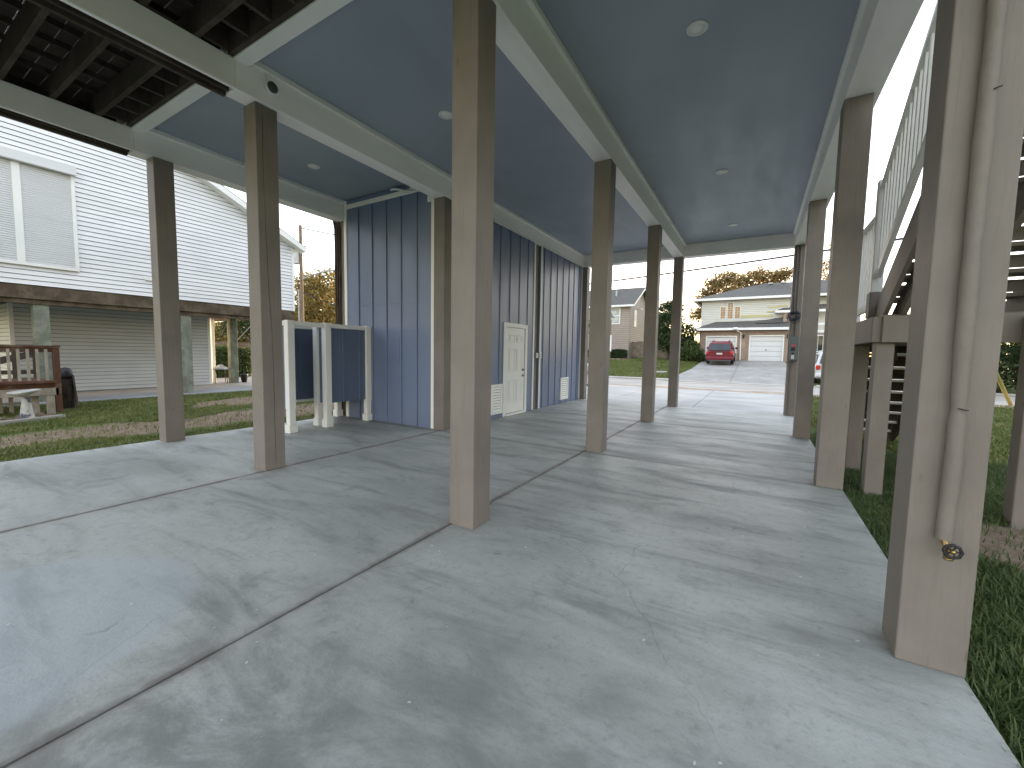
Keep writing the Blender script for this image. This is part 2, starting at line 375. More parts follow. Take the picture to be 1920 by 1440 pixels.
def weathered(name, c, c2, thr=(0.4, 0.65)):
    m = NB(name, 0.85, 0.2); g = m.noise(m.map((14, 14, 2), True), 1.3, 6, 0.65, 0.6); b = m.noise(m.map(rand=True), 3.5, 5, 0.65)
    cc = m.mix(m.rng(b, *thr), c, c2); cc = m.mix(m.rng(g, 0.52, 0.75, 0, 0.5), cc, sc(c, 0.45)); m.col(cc); m.bump(g, 0.4, 0.006); return m.mat
M['green_post'] = weathered('weathered_green_post', (0.17, 0.18, 0.14), (0.26, 0.275, 0.22))
M['old_wood'] = weathered('old_grey_timber', (0.085, 0.064, 0.045), (0.15, 0.118, 0.085))
M['red_wood'] = weathered('worn_red_stain', (0.105, 0.052, 0.034), (0.20, 0.145, 0.105), (0.5, 0.75))
M['grey_slat'] = weathered('bare_grey_slat', (0.30, 0.26, 0.21), (0.40, 0.36, 0.30))
M['deck_dark'] = weathered('dark_deck_timber', (0.060, 0.046, 0.036), (0.090, 0.070, 0.055))
M['fence'] = weathered('grey_fence_board', (0.20, 0.155, 0.115), (0.29, 0.235, 0.18))
M['lapwood'] = weathered('pole_wood', (0.16, 0.115, 0.08), (0.23, 0.17, 0.12))

def brick():
    m = NB('brown_brick', 0.9, 0.2); x = m.sep(m.tc.outputs['Object']); cx = m.n('CombineXYZ')
    m.l(m.math('ADD', x[0], x[1]), cx.inputs[0]); m.l(x[2], cx.inputs[1])
    t = m.n('TexBrick'); m.l(cx.outputs[0], t.inputs['Vector']); t.inputs['Scale'].default_value = 1.0
    t.inputs['Brick Width'].default_value = 0.22; t.inputs['Row Height'].default_value = 0.075; t.inputs['Mortar Size'].default_value = 0.008
    t.inputs['Color1'].default_value = (0.29, 0.19, 0.135, 1); t.inputs['Color2'].default_value = (0.40, 0.285, 0.21, 1); t.inputs['Mortar'].default_value = (0.38, 0.33, 0.28, 1)
    n = m.noise(m.map(), 2.2, 4, 0.6); m.col(m.mix(m.rng(n, 0.4, 0.7, 0, 0.35), t.outputs[0], (0.25, 0.15, 0.10))); return m.mat
M['brick'] = brick()
def shingle():
    m = NB('grey_shingle', 0.92, 0.2); n = m.noise(m.map((3, 3, 3)), 3, 6, 0.7); n2 = m.noise(m.map(), 0.6, 3, 0.5)
    c = m.mix(m.rng(n, 0.3, 0.7), (0.075, 0.073, 0.07), (0.15, 0.145, 0.135)); m.col(m.mix(m.rng(n2, 0.4, 0.7, 0, 0.4), c, (0.16, 0.14, 0.11))); m.bump(n, 0.4, 0.03); return m.mat
M['shingle'] = shingle()
def glass(name, c, rough=0.06):
    m = NB(name, rough, 0.6); n = m.noise(m.map(), 1.5, 2, 0.5); m.col(m.mix(m.rng(n, 0.3, 0.7), sc(c, 0.7), sc(c, 1.3))); return m.mat
M['glass'] = glass('dark_window_glass', (0.03, 0.035, 0.04))
M['curtain'] = glass('pale_window', (0.38, 0.40, 0.38), 0.25)
M['block_glass'] = glass('amber_block_glass', (0.34, 0.22, 0.11), 0.25)
M['garage'] = siding('white_garage_door', (0.70, 0.70, 0.69), 0.02)
M['steel'] = paint('grey_steel', (0.30, 0.31, 0.31), 0.4, 0.1, 4, 0.05, metal=0.6)
M['galv'] = paint('galvanised', (0.36, 0.37, 0.38), 0.45, 0.1, 5, 0.05, metal=0.5)
M['nickel'] = paint('dark_nickel', (0.22, 0.20, 0.17), 0.25, 0.1, 6, 0, metal=0.9)
M['brass'] = paint('brass', (0.38, 0.28, 0.12), 0.3, 0.15, 20, 0, metal=0.9)
M['black'] = paint('black_plastic', (0.018, 0.018, 0.02), 0.45, 0.2, 10, 0.1)
M['grey_disc'] = paint('dark_grey_disc', (0.07, 0.08, 0.075), 0.6, 0.1, 8, 0.05)
M['panel_grey'] = paint('electric_box_grey', (0.115, 0.135, 0.14), 0.45, 0.08, 4, 0.05)
M['pink'] = paint('faded_red_label', (0.50, 0.07, 0.09), 0.5, 0.2, 30, 0)
M['sticker'] = paint('paper_label', (0.62, 0.60, 0.57), 0.6, 0.08, 30, 0)
M['wrap'] = paint('painted_pipe_wrap', sc(TAUPE, 0.94), 0.6, 0.07, 8, 0.5)
M['blue_tape'] = paint('blue_tape', (0.04, 0.07, 0.45), 0.5, 0.1, 8, 0)
M['lens'] = paint('frosted_lens', (0.85, 0.84, 0.80), 0.5, 0.02, 5, 0)
M['ring'] = paint('white_ring', (0.74, 0.74, 0.72), 0.4, 0.02, 5, 0)
M['cable'] = paint('dark_cable', (0.025, 0.03, 0.05), 0.5, 0.2, 20, 0)
M['stone'] = weathered('white_cast_stone', (0.40, 0.39, 0.36), (0.60, 0.59, 0.55))
M['stone_dark'] = weathered('blackened_cast_stone', (0.10, 0.11, 0.13), (0.50, 0.49, 0.45), (0.45, 0.55))
M['char'] = weathered('charred_log', (0.018, 0.015, 0.013), (0.05, 0.04, 0.03))
M['rock'] = weathered('bed_rock', (0.17, 0.11, 0.09), (0.31, 0.24, 0.20))
M['yellow_guard'] = paint('yellow_plastic', (0.62, 0.50, 0.16), 0.5, 0.1, 4, 0)
M['cloth'] = paint('white_cloth', (0.6, 0.6, 0.6), 0.8, 0.1, 6, 0.2)
M['asphalt'] = concrete('road_concrete', (0.34, 0.305, 0.27), (0.45, 0.415, 0.375), (0.25, 1.6, 1), False, (0.6, 0.8), 0.7)
M['sand'] = weathered('sandy_shoulder', (0.33, 0.24, 0.18), (0.42, 0.35, 0.29))
M['kerb'] = concrete('kerb_concrete', (0.33, 0.31, 0.28), (0.42, 0.40, 0.37), (0.3, 1, 1), False, (0.6, 0.8), 0.6)
M['rubber'] = paint('tyre_rubber', (0.015, 0.015, 0.015), 0.8, 0.2, 10, 0.1)
M['red_car'] = paint('red_car_paint', (0.17, 0.012, 0.022), 0.22, 0.05, 3, 0, spec=0.6)
M['white_car'] = paint('white_car_paint', (0.66, 0.67, 0.69), 0.22, 0.02, 3, 0, spec=0.6)
M['tail'] = paint('red_lamp', (0.50, 0.02, 0.02), 0.15, 0.1, 20, 0)
M['trimgrey'] = paint('grey_bumper', (0.10, 0.09, 0.09), 0.5, 0.1, 5, 0)

# ------------------------------------------------------------------ setting
def ground_z(x, y):
    return -0.05 + np.clip(y - 25.5, 0, 16.5) * 0.076
gx = np.concatenate([np.linspace(-900, -60, 12), np.linspace(-50, 40, 91), np.linspace(60, 900, 12)])
gy = np.concatenate([np.linspace(-500, -30, 8), np.linspace(-20, 60, 161), np.linspace(80, 1200, 12)])
XX, YY = np.meshgrid(gx, gy); ZZ = ground_z(XX, YY)
near = (np.abs(XX) < 45) & (YY > -15) & (YY < 60) & ((XX < -7.9) | (XX > 1.1))
ZZ = ZZ + near * 0.015 * np.sin(XX * 1.7 + np.cos(YY)) * np.cos(YY * 1.3) - 0.012
ZZ += 0.16 * np.exp(-(((XX + 11.6) / 0.7) ** 2 + ((YY - 6.0) / 1.6) ** 2))      # little heap of spoil
nx, ny = len(gx), len(gy)
idx = np.arange(nx * ny).reshape(ny, nx)
F = np.stack([idx[:-1, :-1], idx[:-1, 1:], idx[1:, 1:], idx[1:, :-1]], -1).reshape(-1, 4)
tag(np_mesh('ground', np.stack([XX, YY, ZZ], -1).reshape(-1, 3), F, M['ground']), kind='structure')

XJ = [-7.60, -4.735, -2.062, 0.858]; YJ = [-6.0, 5.50, 8.74, 12.10]
mb = MB(); g = 0.008
for i in range(3):
    for j in range(3):
        mb.cbox(XJ[i] + (g if i else 0), XJ[i + 1] - (g if i < 2 else 0), YJ[j] + (g if j else 0), YJ[j + 1] - (g if j < 2 else 0), -0.14, 0.0, 0.004)
mb.box(XJ[0] + .02, XJ[3] - .02, YJ[0] + .02, YJ[3] - .02, -0.15, -0.018, 1)
tag(mb.build('carport_floor', [M['slab'], M['seal']]), kind='structure')
mb = MB()
for (x0, x1) in ((-6.3, -3.9), (-3.885, -1.45), (-1.435, 1.05)):
    for (y0, y1) in ((12.112, 15.2), (15.213, 18.5)): mb.cbox(x0, x1, y0, y1, -0.12, -0.004, 0.004)
tag(mb.build('driveway', M['drive']), kind='structure')
mb = MB(); mb.add([(-60, 19.3, -0.022), (60, 19.3, -0.022), (60, 24.4, -0.022), (-60, 24.4, -0.022)], [(0, 1, 2, 3)])
tag(mb.build('road', M['asphalt']), kind='structure')
mb = MB(); xs = np.linspace(-40, 40, 161); e0 = 19.55 + .22 * np.sin(xs * 1.3) + .12 * np.sin(xs * 4.1 + 1); e1 = 18.4 + .0 * xs
vs = []
for x, a_, b_ in zip(xs, e1, e0): vs += [(x, a_, -0.012), (x, b_, -0.014)]
mb.add(vs, [(2 * i, 2 * i + 2, 2 * i + 3, 2 * i + 1) for i in range(160)]); tag(mb.build('road_shoulder', M['sand']), kind='structure')
mb = MB(); mb.cbox(-60, -3.9, 24.4, 25.3, -0.08, 0.06, 0.03); mb.cbox(2.6, 60, 24.4, 25.3, -0.08, 0.06, 0.03); mb.box(-3.9, 2.6, 24.4, 25.3, -0.08, 0.0)
tag(mb.build('kerb', M['kerb']), kind='structure')
mb = MB(); sl_ = lambda y: float(ground_z(0, y)) + 0.035
for (x0, x1) in ((-4.0, -1.22), (-1.20, 1.95)):
    for (y0, y1) in ((25.3, 32.0), (32.02, 39.98)):
        fx = -0.35 if x0 < -3 else 0; k0 = 0.5 if (x0 < -3 and y0 < 26) else 0; k1 = 0.5 if (x1 > 1 and y0 < 26) else 0
        mb.add([(x0 - k0, y0, sl_(y0)), (x1 + k1, y0, sl_(y0)), (x1, y1, sl_(y1)), (x0, y1, sl_(y1))], [(0, 1, 2, 3)])
tag(mb.build('opposite_driveway', M['drive2']), kind='structure')
mb = MB(); mb.cbox(-26, -14.62, -4, 10.4, -0.2, 0.0, 0.02)
tag(mb.build('patio', M['pad']), kind='structure')
mb = MB(); mb.add([(-60, 10.6, -0.028), (-16.5, 10.6, -0.028), (-16.5, 14.2, -0.028), (-60, 14.2, -0.028)], [(0, 1, 2, 3)])
tag(mb.build('path', M['drive']), kind='structure')

# ------------------------------------------------------------------ stilt house: posts, beams, ceiling, deck
PW = 0.235; ZT = 4.012; ZC = 4.385
XL, XM, XC, XR = -7.584, -4.915, -2.058, 0.628
house = thing('stilt_house', (-3.4, 7.0, 0), 'raised house on square taupe posts with blue ceiling and white beams over the concrete carport', 'house')

def post_mesh(crack=False):
    mb = MB(); mb.cbox(0, PW, 0, PW, 0.0, ZT, 0.007, 0, 2)
    return mb
pm = post_mesh().build('support_post', M['post'])
COL.objects.unlink(pm)
POSTS = [(-7.545, 2.49), (-4.955, 2.50), (-2.072, 2.53), (0.625, 2.48),
         (XL, 5.60), (XM, 5.537), (-2.054, 5.56), (0.622, 5.45),
         (XM - .04, 8.892), (-2.046, 8.765), (0.622, 8.62),
         (-4.76, 11.95), (-2.05, 11.82), (0.625, 11.77)]
posts = []
for i, (x, y) in enumerate(POSTS):
    o = pm.copy(); COL.objects.link(o); o.parent = house; o.location = Vector((x, y, 0)) - house.location; posts.append(o)
posts[3]['label'] = 'wide taupe post carrying the wrapped water pipe and tap'
# long drying crack in the second post: thin dark sliver set in the face
ck = MB(); x = -4.955 + PW; pts = []
zz = np.linspace(0.05, 3.9, 40); cy = 2.50 + 0.125 + 0.02 * np.sin(zz * 1.1 + 1) + np.cumsum(rng.normal(0, 0.0022, 40)) - (3.9 - zz) * 0.006
cw = 0.002 + 0.0028 * np.abs(np.sin(zz * 2.1))
vs = []
for z_, y_, w_ in zip(zz, cy, cw): vs += [(x + 0.0012, y_ - w_ / 2, z_), (x + 0.0012, y_ + w_ / 2, z_)]
ck.add(vs, [(2 * i, 2 * i + 1, 2 * i + 3, 2 * i + 2) for i in range(39)])
o = ck.build('drying_crack', M['crack'], posts[1])
posts[1]['label'] = 'taupe post with a long vertical drying crack'
# water pipe and tap on the near right post
pp = posts[3]; fy = 2.48
zs = np.linspace(0.615, 3.98, 60); pr_, pp_ = [], []
for z_ in zs:
    pp_.append((0.752 - 0.012 * math.exp(-((z_ - .62) / .25) ** 2) - 0.014 * math.sin((z_ - 0.6) * 1.0), fy - 0.027, z_))
    r_ = 0.0285 + 0.0012 * math.sin(z_ * 9) + 0.0008 * math.sin(z_ * 23)
    for seam in (1.19, 1.965, 2.47, 3.2):
        r_ -= 0.006 * math.exp(-((z_ - seam) / 0.012) ** 2)
    pr_.append(r_)
mb = MB(); mb.tube(pp_, pr_, 16)
mb.obox((0.735, fy - 0.056, 1.188), (0.767, fy - 0.055, 1.182), 0.004, 0.004, mi=1)
mb.obox((0.747, fy - 0.056, 2.46), (0.769, fy - 0.055, 2.466), 0.004, 0.004, mi=1)
mb.lathe([(0.023, 0), (0.023, 0.022)], (0.7385, fy - 0.027, 1.945), 14, 2)
mb.build('water_pipe', [M['wrap'], M['crack'], M['blue_tape']], pp)
mb = MB(); c = (0.752, fy - 0.055, 0.586)
mb.tube([(0.738, fy - 0.03, 0.63), (0.742, fy - 0.035, 0.60), (0.747, fy - 0.04, 0.585)], 0.012, 10, 0)
mb.tube([(0.747, fy - 0.04, 0.585), (0.747, fy - 0.055, 0.56), (0.747, fy - 0.062, 0.545)], [0.012, 0.013, 0.015], 10, 0)
mb.lathe([(0.016, 0), (0.016, 0.01)], (0.747, fy - 0.066, 0.54), 12, 0)
rim = [(c[0] + 0.027 * (1 + .07 * math.cos(8 * t)) * math.cos(t), c[1] - 0.035, c[2] + 0.027 * (1 + .07 * math.cos(8 * t)) * math.sin(t)) for t in np.linspace(0, 2 * math.pi, 41)]
mb.tube(rim, 0.006, 8, 1, False)
for k in range(5):
    t = 2 * math.pi * k / 5; mb.obox((c[0], c[1] - 0.033, c[2]), (c[0] + 0.026 * math.cos(t), c[1] - 0.035, c[2] + 0.026 * math.sin(t)), 0.006, 0.005, (0, 1, 0), 1)
mb.lathe([(0.008, 0), (0.009, -0.012), (0.005, -0.018)], (c[0], c[1] - 0.03, c[2]), 12, 0, 'Y')
mb.tube([(c[0] - .004, fy - 0.045, c[2]), (c[0], c[1] - 0.036, c[2])], 0.006, 8, 0)
mb.build('tap', [M['brass'], M['black']], pp)

# beams
YB0, YB1 = -2.3, 12.36
def beam(x0, x1, y0, y1, z0=ZT, z1=ZC - 0.0, name='beam'):
    mb = MB(); mb.cbox(x0, x1, y0, y1, z0 + .001, z1, 0.004)
    return mb
YF = 2.30       # where the open deck ends and the boarded ceiling starts
for xc in (XC, XR):
    ext = 0.05 if xc == XR else 0.0
    mb = beam(xc, xc + PW + ext, YB0 if xc == XR else YB0, 12.10)
    mb.build('beam', M['beam'], house)
for xc in (XL, XM):
    mb = MB(); xf = xc + PW if xc == XM else xc + PW + 0.01
    mb.cbox(xc, xf, YF + 0.0, 12.10, ZT + .001, ZC, 0.004)
    mb.cbox(xf - 0.042, xf, YB0, YF - 0.002, ZT + .001, 4.30, 0.004)
    # brown double joist behind the white face over the open deck
    mb.box(xc - 0.01, xc + 0.035, YB0, YF - 0.004, ZT - 0.012, 4.28, 1); mb.box(xc + 0.055, xc + 0.10, YB0, YF - 0.004, ZT + 0.02, 4.28, 1)
    for yb in np.arange(YB0 + .3, YF, 0.62): mb.box(xc + 0.101, xf - 0.043, yb, yb + 0.09, ZT + 0.05, 4.27, 1)
    mb.build('beam', [M['beam'], M['deck_dark']], house)
mb = MB(); mb.cbox(XL - 0.02, XR + PW + .05, 12.102, 12.36, ZT + 0.05, ZC, 0.004); mb.build('end_beam', M['beam'], house)
# cover strips under the ceiling edges
mb = MB(); t = 0.018
for (xa, side) in ((XL + PW + .01, 1), (XM, -1), (XM + PW, 1), (XC, -1), (XC + PW, 1), (XR, -1)):
    x0, x1 = (xa + .001, xa + 0.045) if side > 0 else (xa - 0.045, xa - .001)
    mb.cbox(x0, x1, YF + 0.13, 12.098, ZC - 0.06, ZC - 0.001, 0.004)
mb.build('ceiling_trim', M['white'], house)
for (x0, x1) in ((XL + PW + .011, XM - .001), (XM + PW + .001, XC - .001), (XC + PW + .001, XR - .001)):
    mb = MB(); mb.cbox(x0, x1, YF - 0.02, YF + 0.125, 4.285, 4.40, 0.004); mb.build('front_trim', M['white'], house)
    mb = MB(); mb.box(x0, x1, YF + 0.02, 12.1, ZC, ZC + 0.02)
    ny_ = int((12.1 - YF) / 2.44)
    mb.build('ceiling_panel', M['ceil'], house)
# upper storey above the ceiling
mb = MB(); mb.box(XL - 0.3, XR + PW + 0.06, YF - 0.02, 12.40, ZC + 0.03, 7.4); mb.prism([(XL - 0.8, 7.4), (XR + PW + .6, 7.4), ((XL + XR) / 2, 9.4)], YF - 0.4, 12.9, 'Y', 1)
mb.build('upper_storey', [M['vinyl'], M['shingle']], house)
# open deck ahead of the ceiling: joists along X, sleepers along Y, boards along X
jn = 0
for y in np.arange(-2.023, 2.1, 0.399):
    for (x0, x1) in ((XL - .2, XM + .12), (XM + .13, XC + .12), (XC + .13, XR + .2)):
        mb = MB(); mb.box(x0, x1, y - 0.024, y + 0.024, 4.302, 4.54); mb.build('joist', M['deck_dark'], house)
mb = MB()
for (x0, x1) in ((XL + .26, XM - .02), (XM + PW + .002, XC - .002), (XC + PW + .002, XR - .002)): mb.box(x0, x1, YF - 0.07, YF - 0.022, 4.302, 4.54)
mb.build('ledger', M['deck_dark'], house)
for x in np.arange(-7.29, 0.7, 0.375):
    mb = MB(); mb.box(x - 0.02, x + 0.02, YB0, YF - 0.072, 4.541, 4.60); mb.build('sleeper', M['deck_dark'], house)
    mb = MB(); mb.box(x - 0.019, x + 0.019, 1.992, YF - 0.071, 4.325, 4.53); mb.build('blocking', M['deck_dark'], house)
for y in np.arange(YB0, YF - 0.02, 0.1385):
    mb = MB(); mb.box(XL - 0.25, XR + PW + 0.05, y, y + 0.128, 4.601, 4.63); mb.build('deck_board', M['deck_dark'], house)
mb = MB(); mb.box(XL - .30, XL - .255, YB0, 12.1, 4.20, 4.64); mb.build('rim_joist', M['deck_dark'], house)
# cables down the post behind the store
mb = MB()
for k, (dx, dy, r_) in enumerate(((-0.03, -0.03, 0.026), (0.035, -0.035, 0.022), (0.09, -0.03, 0.018))):
    mb.tube([(XL + dx + 0.06 * 0, 5.60 + dy, z_) if z_ < 3.9 else (XL + dx - 0.05, 5.60 + dy, z_) for z_ in np.linspace(0.05, 4.05, 24)], [r_ * (1 + .12 * math.sin(7 * z_ + k)) for z_ in np.linspace(0, 4, 24)], 8)
mb.build('cable_bundle', M['deck_dark'], house)

# recessed ceiling lights
LIGHTS = [(-0.63, 4.27, 'round white recessed light in the right bay, nearest the camera and largest'),
          (-0.648, 7.65, 'round white recessed light in the right bay, middle of the row'),
          (-0.624, 10.78, 'round white recessed light in the right bay, close to the far white beam'),
          (-3.55, 4.22, 'round white recessed light half hidden behind the tall middle post'),
          (-6.41, 4.30, 'round white recessed light in the left bay before the blue store')]
l0 = None
for (x, y, lab) in LIGHTS:
    if l0 is None:
        l0 = thing('ceiling_light', (0, 0, ZC), lab, 'ceiling light', 'recessed lights in the blue ceiling')
        mb = MB(); mb.lathe([(0.066, -0.001), (0.070, -0.011), (0.086, -0.012), (0.094, -0.006), (0.095, -0.0005)], n=32); mb.build('trim_ring', M['ring'], l0, False)
        mb = MB(); mb.lathe([(0.066, -0.0005), (0.066, -0.007), (0.02, -0.009), (0.001, -0.009)], n=32); mb.build('lens', M['lens'], l0, False); o = l0
    else:
        o = copy_tree(l0)
    o.location = (x, y, ZC - .0005); o['label'] = lab

# round fixture on the left beam
fx = thing('round_wall_fixture', (XM + PW, 2.64, 4.19), 'small round wall fixture with dark grey face on the white beam', 'wall fixture')
mb = MB(); mb.lathe([(0.066, 0.001), (0.066, 0.045), (0.060, 0.052)], (XM + PW, 2.64, 4.19), 28, 0, 'X'); mb.build('housing', M['ring'], fx)
mb = MB(); mb.lathe([(0.057, 0.0525), (0.055, 0.058), (0.02, 0.06)], (XM + PW, 2.64, 4.19), 28, 0, 'X'); mb.build('face', M['grey_disc'], fx)
mb = MB(); mb.lathe([(0.013, 0.001), (0.013, 0.02), (0.008, 0.026)], (XM + PW, 2.585, 4.285), 12, 0, 'X'); mb.obox((XM + PW + .012, 2.60, 4.27), (XM + PW + .02, 2.62, 4.24), 0.012, 0.012); mb.build('bracket', M['ring'], fx)

# ------------------------------------------------------------------ storage room
room = thing('storage_room', (-6.0, 8.7, 0), 'blue board and batten storage room with white trim under the raised house', 'storage room')
XW = -4.68; YW = 5.56; ZW = 4.005
mb = MB(); mb.box(-7.28, XM - .005, YW, 6.0, 0.004, 4.37)
for x in (-6.896, -6.502, -6.113, -5.728, -5.335): mb.cbox(x - 0.018, x + 0.018, YW - 0.024, YW - .0005, 0.006, 4.19, 0.003)
mb.obox((-7.25, YW - 0.004, 2.285), (-4.99, YW - 0.004, 2.275), 0.008, 0.006)
mb.build('front_wall', M['blue'], room)
BAT = [6.15, 6.54, 6.93, 7.33, 7.73, 8.14, 8.53]
mb = MB(); mb.box(-7.25, XW, 5.775, 8.865, 0.004, ZW)
for y in BAT:
    lo = 2.05 if 7.47 < y < 8.52 else 0.006
    mb.cbox(XW + .0005, XW + 0.0165, y - 0.019, y + 0.019, lo, ZW - .001, 0.003)
mb.box(XW + .0005, XW + .005, 5.78, 8.80, 2.292, 2.298)
mb.build('side_wall', M['blue'], room)
mb = MB(); mb.box(-7.25, XW, 9.155, 11.93, 0.004, ZW)
for y in (9.37, 9.76, 10.15, 10.54, 10.94, 11.31, 11.69):
    mb.cbox(XW + .0005, XW + 0.0165, y - 0.019, y + 0.019, 0.006, ZW - .001, 0.003)
mb.box(XW + .0005, XW + .005, 9.22, 11.86, 2.292, 2.298)
mb.build('side_wall', M['blue'], room)
mb = MB()
mb.cbox(-7.315, -7.235, YW - 0.02, YW + 0.05, 0.005, 4.37, 0.004); mb.cbox(-4.985, -4.918, YW - 0.02, YW - .001, 0.005, 4.20, 0.004)
mb.cbox(-7.234, -4.918, YW - 0.022, YW - .001, 4.20, 4.285, 0.004); mb.cbox(-5.07, -4.99, YW - 0.024, YW - .002, 3.98, 4.1, 0.004)
for (y0, y1) in ((8.80, 8.866), (9.153, 9.222), (11.865, 11.935)): mb.cbox(XW + .001, XW + 0.020, y0, y1, 0.005, ZW - .001, 0.004)
mb.cbox(XW + .001, XW + 0.022, 5.78, 8.79, ZW + .004, ZW + 0.05, 0.004); mb.cbox(XW + .001, XW + 0.022, 9.23, 11.93, ZW + .004, ZW + 0.05, 0.004)
mb.build('corner_trim', M['white'], room)
# door
d0, d1 = 7.475, 8.515
mb = MB()
mb.cbox(XW + .001, XW + 0.024, d0, d0 + 0.095, 0.004, 2.045, 0.004); mb.cbox(XW + .001, XW + 0.024, d1 - 0.095, d1, 0.004, 2.045, 0.004)
mb.cbox(XW + .001, XW + 0.026, d0 + .0955, d1 - .0955, 1.95, 2.045, 0.004); mb.cbox(XW + .001, XW + 0.06, d0 + .0955, d1 - .0955, 0.004, 0.045, 0.006)
frame = mb.build('door_frame', M['white'], room)
mb = MB(); ya, yb = d0 + 0.103, d1 - 0.115; mb.box(XW + 0.0015, XW + 0.008, ya, yb, 0.055, 1.94)
wd = yb - ya
for (u0, u1) in ((0.14, 0.46), (0.54, 0.86)):
    for (z0, z1) in ((0.28, 0.80), (0.96, 1.50), (1.62, 1.80)):
        p0, p1 = ya + wd * u0, ya + wd * u1; xb = XW + 0.008
        # raised moulding ring and raised field
        for (q0, q1, r0, r1) in ((p0, p1, z0, z0 + 0.022), (p0, p1, z1 - 0.022, z1), (p0, p0 + 0.02, z0 + .0225, z1 - .0225), (p1 - 0.02, p1, z0 + .0225, z1 - .0225)):
            mb.cbox(xb + .0003, xb + 0.009, q0, q1, r0, r1, 0.004)
        mb.cbox(xb + .0003, xb + 0.007, p0 + 0.042, p1 - 0.042, z0 + 0.046, z1 - 0.046, 0.005)
door = mb.build('door', M['white'], room)
mb = MB(); mb.box(XW + .001, XW + .003, yb, d1 - .096, 0.046, 1.948); mb.box(XW + .001, XW + .0025, ya, yb, 0.0455, 0.055); mb.build('door_gap', M['crack'], room)
mb = MB(); ky = yb - 0.065
for z_ in (0.87, 1.004): mb.lathe([(0.030, 0.0), (0.030, 0.010), (0.012, 0.014), (0.012, 0.035)], (XW + 0.008, ky, z_), 16, 0, 'X')
mb.tube([(XW + .043, ky, .87), (XW + .055, ky - .02, .87), (XW + .055, ky - .11, .875)], 0.009, 8); mb.lathe([(0.018, .035), (0.018, .04)], (XW + 0.008, ky, 1.004), 12, 0, 'X')
mb.build('handle', M['nickel'], door)
# louvred vents
def vent(y0, y1, z0, z1):
    mb = MB(); t = 0.055; x0, x1 = XW + 0.017, XW + 0.036
    mb.box(XW + .0015, XW + 0.0165, y0 + t, y1 - t, z0 + t, z1 - t, 1)
    for (a0, a1, b0, b1) in ((y0, y1, z0, z0 + t), (y0, y1, z1 - t, z1), (y0, y0 + t + .02, z0 + t + .0005, z1 - t - .0005), (y1 - t - .02, y1, z0 + t + .0005, z1 - t - .0005)):
        mb.cbox(XW + .001, x1, a0, a1, b0, b1, 0.004)
    n = 9; h = (z1 - z0 - 2 * t) / n
    for i in range(n):
        z_ = z0 + t + i * h; mb.add([(x1 - .003, y0 + t + .019, z_ + .004), (x1 - .003, y1 - t - .019, z_ + .004), (XW + .018, y1 - t - .019, z_ + h * .86), (XW + .018, y0 + t + .019, z_ + h * .86)], [(0, 1, 2, 3)])
    mb.build('vent', [M['white'], M['crack']], room, recalc=False)
vent(6.99, 7.43, 0.095, 0.725); vent(10.48, 11.01, 0.10, 0.725)
# switch boxes beside the door, in the slot
mb = MB(); mb.cbox(XW - .02, XW + 0.045, 8.935, 9.05, 1.27, 1.40, 0.006, 0); mb.build('switch_box', M['galv'], room)
mb = MB(); mb.cbox(XW + .021, XW + 0.04, 9.155, 9.225, 1.26, 1.42, 0.005, 0); mb.box(XW + .0405, XW + .0425, 9.175, 9.205, 1.30, 1.33, 1); mb.box(XW + .0405, XW + .0425, 9.175, 9.205, 1.35, 1.38, 1); mb.build('outlet', [M['white'], M['galv']], room)
mb = MB(); mb.tube([(XM + .06, 8.885, z_) for z_ in (0.02, 2, 3.99)], 0.02, 8); mb.tube([(XM + .11, 8.885, z_) for z_ in (1.4, 3, 3.99)], 0.013, 8); mb.build('conduit', M['deck_dark'], room)
mb = MB(); mb.tube([(-5.95, YW - .03, 4.345), (-5.85, YW - .05, 4.335), (-5.7, YW - .06, 4.29), (-5.55, YW - .06, 4.235), (-5.35, YW - .06, 4.20), (-5.12, YW - .06, 4.20), (-4.93, YW - .05, 4.235)], 0.021, 10)
mb.cbox(-5.5, -5.02, YW - .02, YW - .0225 + .02, 4.292, 4.36, .004); mb.build('conduit', M['ring'], room)

# ------------------------------------------------------------------ outdoor shower
sh = thing('shower_enclosure', (-7.0, 4.7, 0), 'outdoor shower enclosure of blue panels framed by white posts', 'shower enclosure')
SX = -6.585
def spost(x, y, h=1.86):
    mb = MB(); mb.cbox(x - .058, x + .058, y - .058, y + .058, 0.40, h, 0.005); mb.cbox(x - .052, x + .052, y - .052, y + .052, 0.141, 0.3995, 0.004); mb.cbox(x - .072, x + .072, y - .072, y + .072, 0.004, 0.14, 0.006)
    mb.build('post', M['white'], sh)
YS = (3.925, 4.60, 5.485)
for x, y in ((SX, YS[0]), (SX, YS[1]), (SX, YS[2]), (-6.84, YS[1]), (-7.50, 5.485), (-7.50, YS[0])): spost(x, y, 1.83 if x == -6.84 else 1.86)
def spanel_y(x, y0, y1, z0=0.43, z1=1.775, bats=()):
    mb = MB(); mb.box(x - .012, x + .012, y0, y1, z0, z1)
    for b in bats: mb.cbox(x + .0125, x + .03, b - .02, b + .02, z0 + .001, z1 - .001, .003); mb.cbox(x - .03, x - .0125, b - .02, b + .02, z0 + .001, z1 - .001, .003)
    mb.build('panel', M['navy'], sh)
def spanel_x(y, x0, x1, z0=0.43, z1=1.775, bats=()):
    mb = MB(); mb.box(x0, x1, y - .012, y + .012, z0, z1)
    for b in bats: mb.cbox(b - .02, b + .02, y - .03, y - .0125, z0 + .001, z1 - .001, .003)
    mb.build('panel', M['navy'], sh)
